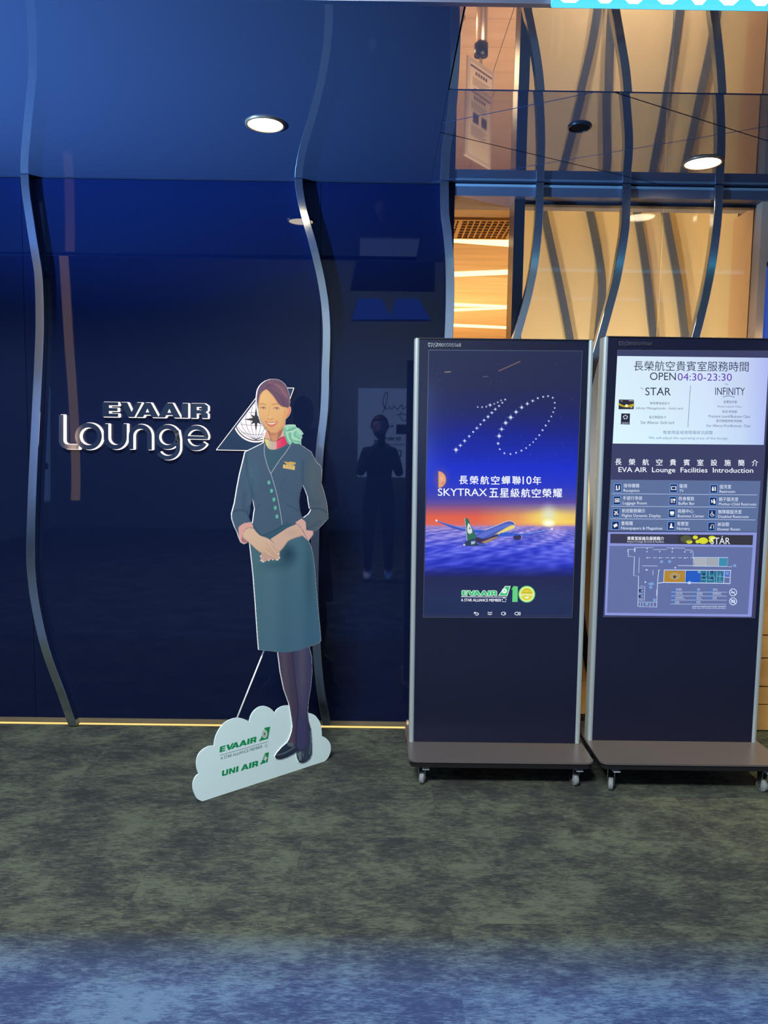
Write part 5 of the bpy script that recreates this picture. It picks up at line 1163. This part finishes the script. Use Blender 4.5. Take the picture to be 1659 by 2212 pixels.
for k, nm in enumerate(('hair', 'face_and_neck', 'hands', 'jacket', 'skirt', 'stockings', 'shoes', 'cuffs_and_collar', 'neck_scarf', 'scarf_bow')):
    kp = cell & (LB == k)
    if kp.sum():
        if k in (2, 7):                                  # two hands / cuffs on either side of a dividing line
            xc = cv.X[:-1, :-1]; xd = 575 if k == 2 else 600
            for nm2, kq in ((('crossed_hands', kp),) if k == 2 else (('left_cuff', kp & (xc < 560) & (cv.Y[:-1, :-1] > 1000)), ('right_cuff', kp & (xc > 600) & (cv.Y[:-1, :-1] > 1000)), ('blouse_collar', kp & (cv.Y[:-1, :-1] < 1000) & (xc < 591)), ('blouse_collar', kp & (cv.Y[:-1, :-1] < 1000) & (xc >= 591)))):
                if kq.sum(): adopt(su, link(nm2.replace('left_', '').replace('right_', ''), grid_mesh(nm2, cv, kq, fpl, 1.1), MP))
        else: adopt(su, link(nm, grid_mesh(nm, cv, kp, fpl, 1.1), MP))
# prints on the cloud
def cl_t(o): return bto(0.0006+o)
c0, c1_ = cl_t(0), cl_t(0.0004); GP = pr((24, 150, 90)); 
sl = (1641.5-1624)/(550-476); ax, ay = math.cos(math.atan(0.235)), 1
def cp(u, v, x0, y0, slope): return (x0+u, y0-slope*u-v)
mb = MB()
for L_ in wide('EVAAIR'): plate(mb, [[cp(79*x+y*1.5, 12*y, 474, 1625.5, 0.285) for x, y in lp] for lp in L_], c0, None)
for L_ in wide('UNI AIR'): plate(mb, [[cp(78*x+y*1.0, 12*y, 479, 1677, 0.285) for x, y in lp] for lp in L_], c0, None)
adopt(su, mb.build('airline_print', GP))
mb = MB(); plate(mb, [C4([(570,706),(585,685),(613,612),(650,605),(635,688),(610,695)])], c0, None); plate(mb, [C4([(577,867),(592,845),(614,788),(641,781),(632,848),(608,856)])], c0, None); adopt(su, mb.build('fin_print', GP))
mb = MB(); plate(mb, [arc(*C4([(611, 655)])[0], 6.2, 9.6, 0, 340, 17)], c1_, None); plate(mb, [C4([(615,795),(620,812),(632,820),(622,832),(618,850),(611,834),(600,832),(610,820)])], c1_, None); adopt(su, mb.build('fin_emblem', pr((214, 222, 214))))
mb = MB()
for k in range(16):
    a = k*math.pi/8; c = C4([(611, 655)])[0]; plate(mb, stroke([(c[0]+2.5*math.cos(a), c[1]+3.6*math.sin(a)), (c[0]+5.4*math.cos(a), c[1]+8.4*math.sin(a))], 0.35), cl_t(0.0008), None)
plate(mb, [arc(*C4([(611, 655)])[0], 2.0, 2.8, 0, 340, 9)], cl_t(0.0010), None)
adopt(su, stuff(mb.build('emblem_lines', pr((60, 140, 110)))))
mb = MB(); text(mb, 'A STAR ALLIANCE MEMBER', (476.5, 567, 1634.8, 1641.3), c0, dy=-0.285, bold=0.0); plate(mb, stroke(C4([(302,803),(636,708)]), 0.7), c0, None)
for k in range(5):
    a = math.radians(90+72*k); c = C4([(622, 737)])[0]; cc = (c[0]+2.8*math.cos(a), c[1]-3.4*math.sin(a)); plate(mb, [[(cc[0]-1.3*math.sin(a), cc[1]-1.3*math.cos(a)), (cc[0]+1.3*math.sin(a), cc[1]+1.3*math.cos(a)), (cc[0]-1.6*math.cos(a), cc[1]+1.6*math.sin(a))]], c0, None)
adopt(su, mb.build('member_print', pr((92, 110, 116))))
# rear strut and thin stay rod
ra, rb_ = PP(571, 1404, F1-bn*0.03, bn), PP(510, 1556, F1-bn*0.02, bn)
MB().tube([ra, rb_], 0.0035, 8).build('stay_rod', M_WHITE, su, smooth=True)
for px in (520, 640):
    q0 = PP(px, 1650, F1-bn*TH, bn)
    mb = MB(); plate(mb, [[(0, 0), (0, 0.12), (0.03, 0.12), (0.16, 0.015), (0.16, 0)]], lambda a, z: Vector((q0.x, q0.y, 0.001))-bn*a+Vector((0, 0, z)), bd*0.006); mb.build('rear_foot', M_WHITE, su)

#@@INTERIOR
# ================================================================== LOUNGE INTERIOR, THINGS SEEN THROUGH THE OPENING
def strip(pts, label):
    v = [PZ(*p, CZ-0.004) for p in pts]; mb = MB(); lo_ = 0.004 if 'crossing' in label else 0.0; v = [p-Vector((0, 0, lo_)) for p in v]
    mb.add(v+[p+Vector((0, 0, 0.003)) for p in v], [(0,1,2,3),(7,6,5,4),(0,1,5,4),(1,2,6,5),(2,3,7,6),(3,0,4,7)])
    tag(mb.build('light_strip', emi((255, 226, 160), 2.2)), label, 'light strip', 'light strips in the lounge ceiling')
def ext(a, b, f):                                    # extend both ends so the strip runs behind the jambs
    return (a[0]-(b[0]-a[0])*f, a[1]-(b[1]-a[1])*f), (b[0]+(b[0]-a[0])*f*0.6, b[1]+(b[1]-a[1])*f*0.6)
for a, b, c, d, lab in (((977,515),(1110,519),(1110,534),(977,524), 'broadest bright strip in the lounge ceiling, just below the air grille'),
                        ((981,588),(1108,583),(1108,593),(981,598), 'second bright strip down in the lounge ceiling, rising to the right'),
                        ((981,655),(1106,661),(1106,664),(981,662), 'third bright strip in the lounge ceiling, falling to the right'),
                        ((981,667),(1105,662),(1105,666),(981,672), 'thin strip crossing just under the third, rising to the right'),
                        ((981,700),(1103,706),(1103,711),(981,706), 'lowest yellow strip in the lounge ceiling above the left display stand')):
    p0, p1 = ext(a, b, 0.4); p3, p2 = ext(d, c, 0.4); strip([p0, p1, p2, p3], lab)
# air grille
gr = thing('air_grille', PZ(1035, 492, CZ), 'slatted cream air grille in the lounge ceiling above the light strips', 'air grille')
g4 = [PZ(*p, CZ) for p in ((968, 472), (1101, 474), (1081, 511), (974, 510))]
y0_, y1_ = g4[3].y, g4[0].y; y0_, y1_ = min(y0_, y1_), max(y0_, y1_)
x0_, x1_ = g4[0].x-0.25, PZ(1088, 492, CZ).x+0.04
M_GR = mat('cream_grille', lin((214, 172, 104)), 0.5)
MB().box((x0_, y0_, CZ-0.002), (x1_, y1_, CZ)).build('grille_backing', mat('grille_shadow', lin((96, 74, 52)), 0.9), gr)
f = MB().box((x0_, y0_-0.02, CZ-0.012), (x1_+0.02, y0_, CZ)).box((x0_, y1_, CZ-0.012), (x1_+0.02, y1_+0.02, CZ)).box((x1_, y0_, CZ-0.012), (x1_+0.02, y1_, CZ)).box(((x0_+x1_)/2, y0_, CZ-0.012), ((x0_+x1_)/2+0.02, y1_, CZ)); f.build('grille_frame', M_GR, gr)
xx = x0_+0.02
while xx < x1_-0.01:
    MB().box((xx, y0_, CZ-0.010), (xx+0.008, y1_, CZ-0.002)).build('vane', M_GR, gr); xx += 0.034
yy = y0_+0.05
while yy < y1_-0.02:
    MB().box((x0_, yy, CZ-0.007), (x1_, yy+0.008, CZ-0.003)).build('cross_bar', M_GR, gr); yy += 0.055
# stanchions with a framed notice, visible mirrored in the soffit
def stanchion(x, y, label, sign):
    t = thing('queue_post', (x, y, 0.004), label, 'stanchion')
    MB().lathe((x, y, 0.004), (0, 0, 1), [(0.001, 0), (0.16, 0), (0.16, 0.008), (0.10, 0.018), (0.03, 0.028), (0.03, 0.03)], 32).build('base', M_CHROME, t, smooth=True)
    MB().tube([(x, y, 0.03), (x, y, 0.90)], 0.045, 20).build('post', mat('satin_post', (0.72, 0.62, 0.56), 0.3, metal=0.7), t, smooth=True)
    MB().tube([(x, y, 0.90), (x, y, 0.99)], 0.055, 20).build('belt_head', M_DARK, t, smooth=True)
    if sign:
        s = thing('framed_notice', (x, y, 1.03), 'small framed notice on top of a queue post, mirrored in the soffit', 'notice')
        a = math.radians(52); d = Vector((math.cos(a), math.sin(a), 0)); n = Vector((d.y, -d.x, 0)); c = Vector((x, y, 0))
        def fr(m, u0, u1, z0, z1, o0, o1, nm):
            V = [c+d*u+n*o+Vector((0, 0, z)) for z in (z0, z1) for u, o in ((u0, o0), (u1, o0), (u1, o1), (u0, o1))]
            return MB().add(V, [(0,3,2,1),(4,5,6,7),(0,1,5,4),(1,2,6,5),(2,3,7,6),(3,0,4,7)]).build(nm, m, s)
        fr(M_CHROME, -0.01, 0.01, 0.99, 1.05, -0.01, 0.01, 'stem')
        fr(mat('clear_acrylic', (0.70, 0.62, 0.56), 0.15), -0.20, 0.20, 1.05, 1.62, -0.008, 0.008, 'frame')
        fr(mat('notice_paper', (0.85, 0.74, 0.60), 0.7), -0.165, 0.165, 1.08, 1.59, 0.008, 0.0095, 'sheet')
        ik = mat('notice_ink', (0.12, 0.10, 0.14), 0.7)
        mb = MB(); to = lambda u, z: c+d*u+n*0.0100+Vector((0, 0, z))
        plate(mb, [[(-0.165, 1.10), (0.165, 1.10), (0.165, 1.115), (-0.165, 1.115)]], to, None)
        for k in range(5): plate(mb, [[(-0.09+k*0.038, 1.135), (-0.062+k*0.038, 1.135), (-0.062+k*0.038, 1.16), (-0.09+k*0.038, 1.16)]], to, None)
        for k in range(12): plate(mb, [[(-0.13, 1.185+k*0.012+(0.12 if k > 4 else 0)), (0.13-0.03*(k % 3), 1.185+k*0.012+(0.12 if k > 4 else 0)), (0.13-0.03*(k % 3), 1.189+k*0.012+(0.12 if k > 4 else 0)), (-0.13, 1.189+k*0.012+(0.12 if k > 4 else 0))]], to, None)
        plate(mb, [[(-0.10, 1.26), (-0.01, 1.26), (-0.01, 1.34), (-0.10, 1.34)]], to, None); plate(mb, [[(0.03, 1.26), (0.12, 1.26), (0.12, 1.34), (0.03, 1.34)]], to, None)
        adopt(s, mb.build('notice_print', ik))
    return t
sx = P(1033, 270, 6.5).x
stanchion(sx, 6.5, 'satin steel queue post carrying the framed notice inside the lounge', True)
stanchion(sx-0.15, 8.0, 'satin steel queue post farther back inside the lounge', False)

# ================================================================== THE HALL BEHIND THE CAMERA (seen in the dark glass)
def hq(pts, Yr, m, nm, parent, off=0.0):
    mb = MB(); v = [MIR(*p, Yr) for p in pts]
    for p in v: p.y += off
    mb.add(v+[p-Vector((0, 0.01, 0)) for p in v], [(0,1,2,3),(7,6,5,4),(0,1,5,4),(1,2,6,5),(2,3,7,6),(3,0,4,7)]); o = mb.build(nm, m); adopt(parent, o); return o
YG = -4.2
gb = thing('gate_signboard', MIR(830, 1030, YG), 'blue-white lit boarding gate board behind the photographer, mirrored beside the left stand', 'signboard')
hq([(774, 838), (925, 840), (922, 1032), (772, 1030)], YG, emi((150, 185, 255), 3.2), 'board_face', gb)
mb = MB(); hto = lambda x, y: MIR(x, y, YG)+Vector((0, 0.004, 0))
scr = lambda pts: [(700+x/4.097, 740+y/4.097) for x, y in pts]
plate(mb, stroke(smooth_poly(scr([(520,620),(545,560),(560,480),(560,440),(540,450),(522,520),(530,570),(560,590),(580,570),(565,550),(600,590),(620,560),(650,590),(690,550),(700,590),(740,560),(760,600)]), 4, False), 1.6), hto, None)
plate(mb, stroke(smooth_poly(scr([(640,640),(690,635),(750,640)]), 3, False), 1.4), hto, None); plate(mb, stroke(smooth_poly(scr([(690,610),(670,650),(700,690),(750,690)]), 4, False), 1.4), hto, None)
text(mb, '登機門', (824, 868, 944, 952), hto, bold=0.02, flip=True); text(mb, 'BOARDING', (836, 890, 958, 963), hto, bold=0.01, flip=True); text(mb, 'D', (853, 867, 973, 987), hto, bold=0.03, flip=True)
plate(mb, [[(856, 917), (900, 917), (900, 938), (856, 938)]], hto, None)
for k in range(4): plate(mb, [[(823+k*7, 918.5), (828+k*7, 918.5), (828+k*7, 922.5), (823+k*7, 922.5)]], hto, None)
adopt(gb, mb.build('board_lettering', M_DARK))
for (x0, x1, y0, y1, lab) in ((35, 108, 826, 1090, 'pale blue lit poster behind the photographer, mirrored at the far left'),):
    t = thing('lit_poster', MIR((x0+x1)/2, y1, YG), lab, 'poster')
    hq([(x0, y0), (x1, y0+8), (x1, y1-8), (x0+14, y1)], YG, emi((100, 140, 210), 3.0), 'poster_face', t)
    hq([(82, 1000), (104, 1000), (104, 1014), (82, 1014)], YG, M_DARK, 'poster_print', t, 0.003); hq([(84, 1045), (96, 1045), (96, 1056), (84, 1056)], YG, M_DARK, 'poster_print', t, 0.003)
wp2 = thing('backlit_panel', MIR(845, 720, HB+0.05), 'dim blue panel with two trapezoid lights high in the hall', 'panel')
hq([(780, 518), (938, 520), (938, 628), (757, 626)], HB+0.05, emi((50, 70, 130), 0.8), 'upper_panel', wp2)
for x0 in (760, 842): hq([(x0, 690), (x0+14, 645), (x0+62, 645), (x0+88, 690), (x0+84, 698), (x0+4, 698)][:4], HB+0.06, emi((60, 110, 255), 3.0), 'trapezoid_light', wp2)
# added glowing tube; its reflection draws the brown streak on the dark wall
tb = [(133,430),(134,500),(138,560),(143,640),(149,740),(155,820),(160,900),(163,980),(164,1040),(163,1080)]
mb = MB(); mb.tube([MIR(x, y, -1.5) for x, y in smooth_poly(tb, 3, False)], 0.05, 12)
tag(mb.build('added_glow_tube', emi((255, 212, 180), 2.0), smooth=True), 'curved warm glowing tube added behind the camera, mirrored as a streak left of the lettering', 'added glow tube')
# the added tube has no support
# photographer, mirrored in the dark wall beside the left stand
def person():
    root = thing('person', (0, -0.34, 0), 'person with short dark hair in dark clothes and white trainers holding up a phone', 'person')
    J = {'pel': (-0.02,-0.36,0.90,0.135), 'bel': (-0.02,-0.36,1.02,0.125), 'ches': (-0.02,-0.37,1.22,0.145), 'nec': (-0.02,-0.36,1.38,0.062), 'nk2': (-0.02,-0.35,1.45,0.055),
         'sL': (-0.17,-0.37,1.33,0.062), 'eL': (-0.22,-0.28,1.10,0.044), 'wL': (-0.06,-0.10,1.36,0.030), 'sR': (0.13,-0.37,1.33,0.062), 'eR': (0.19,-0.28,1.10,0.044), 'wR': (0.06,-0.10,1.35,0.030),
         'hL': (-0.11,-0.36,0.86,0.095), 'kL': (-0.12,-0.33,0.48,0.062), 'aL': (-0.13,-0.36,0.10,0.045), 'hR': (0.07,-0.36,0.86,0.095), 'kR': (0.08,-0.33,0.48,0.062), 'aR': (0.09,-0.38,0.10,0.045)}
    E = [('pel','bel'),('bel','ches'),('ches','nec'),('nec','nk2'),('ches','sL'),('sL','eL'),('eL','wL'),('ches','sR'),('sR','eR'),('eR','wR'),('pel','hL'),('hL','kL'),('kL','aL'),('pel','hR'),('hR','kR'),('kR','aR')]
    ks = list(J); me = bpy.data.meshes.new('body'); me.from_pydata([J[k][:3] for k in ks], [(ks.index(a), ks.index(b)) for a, b in E], [])
    o = link('body', me, mat('dark_clothes', (0.02, 0.022, 0.03), 0.9)); md = o.modifiers.new('skin', 'SKIN')
    for i, k in enumerate(ks): me.skin_vertices[0].data[i].radius = (J[k][3],)*2
    me.skin_vertices[0].data[0].use_root = True
    o.modifiers.new('s', 'SUBSURF').levels = 2; o.modifiers['s'].render_levels = 2; adopt(root, o)
    skin = mat('photographer_skin', (0.42, 0.26, 0.20), 0.6)
    def ell(nm, c, r, m, n=18):
        mb = MB(); mb.lathe(c, (0, 0, 1), [(max(0.001, r*math.sin(math.pi*i/n)), -math.cos(math.pi*i/n)*r) for i in range(n+1)], 24)
        return mb
    # head with nose and jaw, one surface
    bm = bmesh.new(); bmesh.ops.create_uvsphere(bm, u_segments=24, v_segments=18, radius=0.1)
    for v in bm.verts:
        v.co.x *= 0.78; v.co.z *= 1.2; v.co.y *= 0.95
        if v.co.z < -0.03: v.co.x *= 1+(v.co.z+0.03)*2.6; v.co.y += 0.012
        if v.co.y > 0.07 and abs(v.co.x) < 0.02 and abs(v.co.z+0.012) < 0.03: v.co.y += 0.018
        v.co += Vector((-0.02, -0.335, 1.58))
    me = bpy.data.meshes.new('head'); bm.to_mesh(me); bm.free(); h = link('head', me, skin); adopt(root, h)
    for p in me.polygons: p.use_smooth = True
    bm = bmesh.new(); bmesh.ops.create_uvsphere(bm, u_segments=24, v_segments=16, radius=0.108)
    bmesh.ops.delete(bm, geom=[v for v in bm.verts if v.co.z < -0.03 or (v.co.y > 0.045 and v.co.z < 0.045)], context='VERTS')
    for v in bm.verts: v.co.x *= 0.86; v.co.z *= 1.16; v.co += Vector((-0.02, -0.345, 1.592))
    me = bpy.data.meshes.new('hair'); bm.to_mesh(me); bm.free(); adopt(root, link('hair', me, mat('dark_hair', (0.012, 0.010, 0.010), 0.7)))
    for sx in (-1, 1):                               # hands: palm and five curled fingers in one skinned mesh
        wx, wy, wz = (-0.06, -0.10, 1.36) if sx < 0 else (0.06, -0.10, 1.35)
        V = [(wx, wy, wz), (wx-sx*0.004, wy+0.035, wz+0.03)]; Ed = [(0, 1)]; R_ = [0.024, 0.026]
        for q in range(5):
            bx_ = (wx-sx*(0.022-0.014*q) if q < 4 else wx-sx*0.03); L3 = 0.026-0.003*abs(q-1.3)
            p1 = (bx_, wy+0.052, wz+0.055-0.006*q); p2 = (bx_-sx*0.012, wy+0.06, wz+0.055+L3-0.006*q); p3 = (bx_-sx*0.024, wy+0.05, wz+0.06+L3*1.5-0.008*q)
            i = len(V); V += [p1, p2, p3]; Ed += [(1, i), (i, i+1), (i+1, i+2)]; R_ += [0.010, 0.009, 0.008]
        me = bpy.data.meshes.new('hand'); me.from_pydata(V, Ed, []); ho = link('hand', me, skin); ho.modifiers.new('skin', 'SKIN')
        for i, r in enumerate(R_): me.skin_vertices[0].data[i].radius = (r, r)
        me.skin_vertices[0].data[0].use_root = True; ho.modifiers.new('s', 'SUBSURF').levels = 1; adopt(root, ho)
    for fx_, fy in ((-0.13, -0.32), (0.09, -0.34)):
        bm = bmesh.new(); bmesh.ops.create_uvsphere(bm, u_segments=18, v_segments=12, radius=1)
        for v in bm.verts:
            x, y, z = v.co; v.co = Vector((fx_+x*0.048*(1-0.15*y), fy+y*0.14, max(0.002, 0.045+z*0.045+(0.03 if y < -0.3 else 0)*(z > 0))))
        me = bpy.data.meshes.new('trainer'); bm.to_mesh(me); bm.free(); adopt(root, link('trainer', me, mat('white_trainer', (0.8, 0.82, 0.85), 0.5)))
    ph = thing('phone', (0, -0.025, 1.40), 'dark smartphone held up in both hands of the photographer', 'phone')
    MB().box((-0.036, -0.036, 1.375), (0.036, -0.028, 1.52)).build('phone_body', M_DARK, ph, bevel=0.003)
person()
print('objects', len(bpy.data.objects), 'tris~', sum(len(m.polygons) for m in bpy.data.meshes))
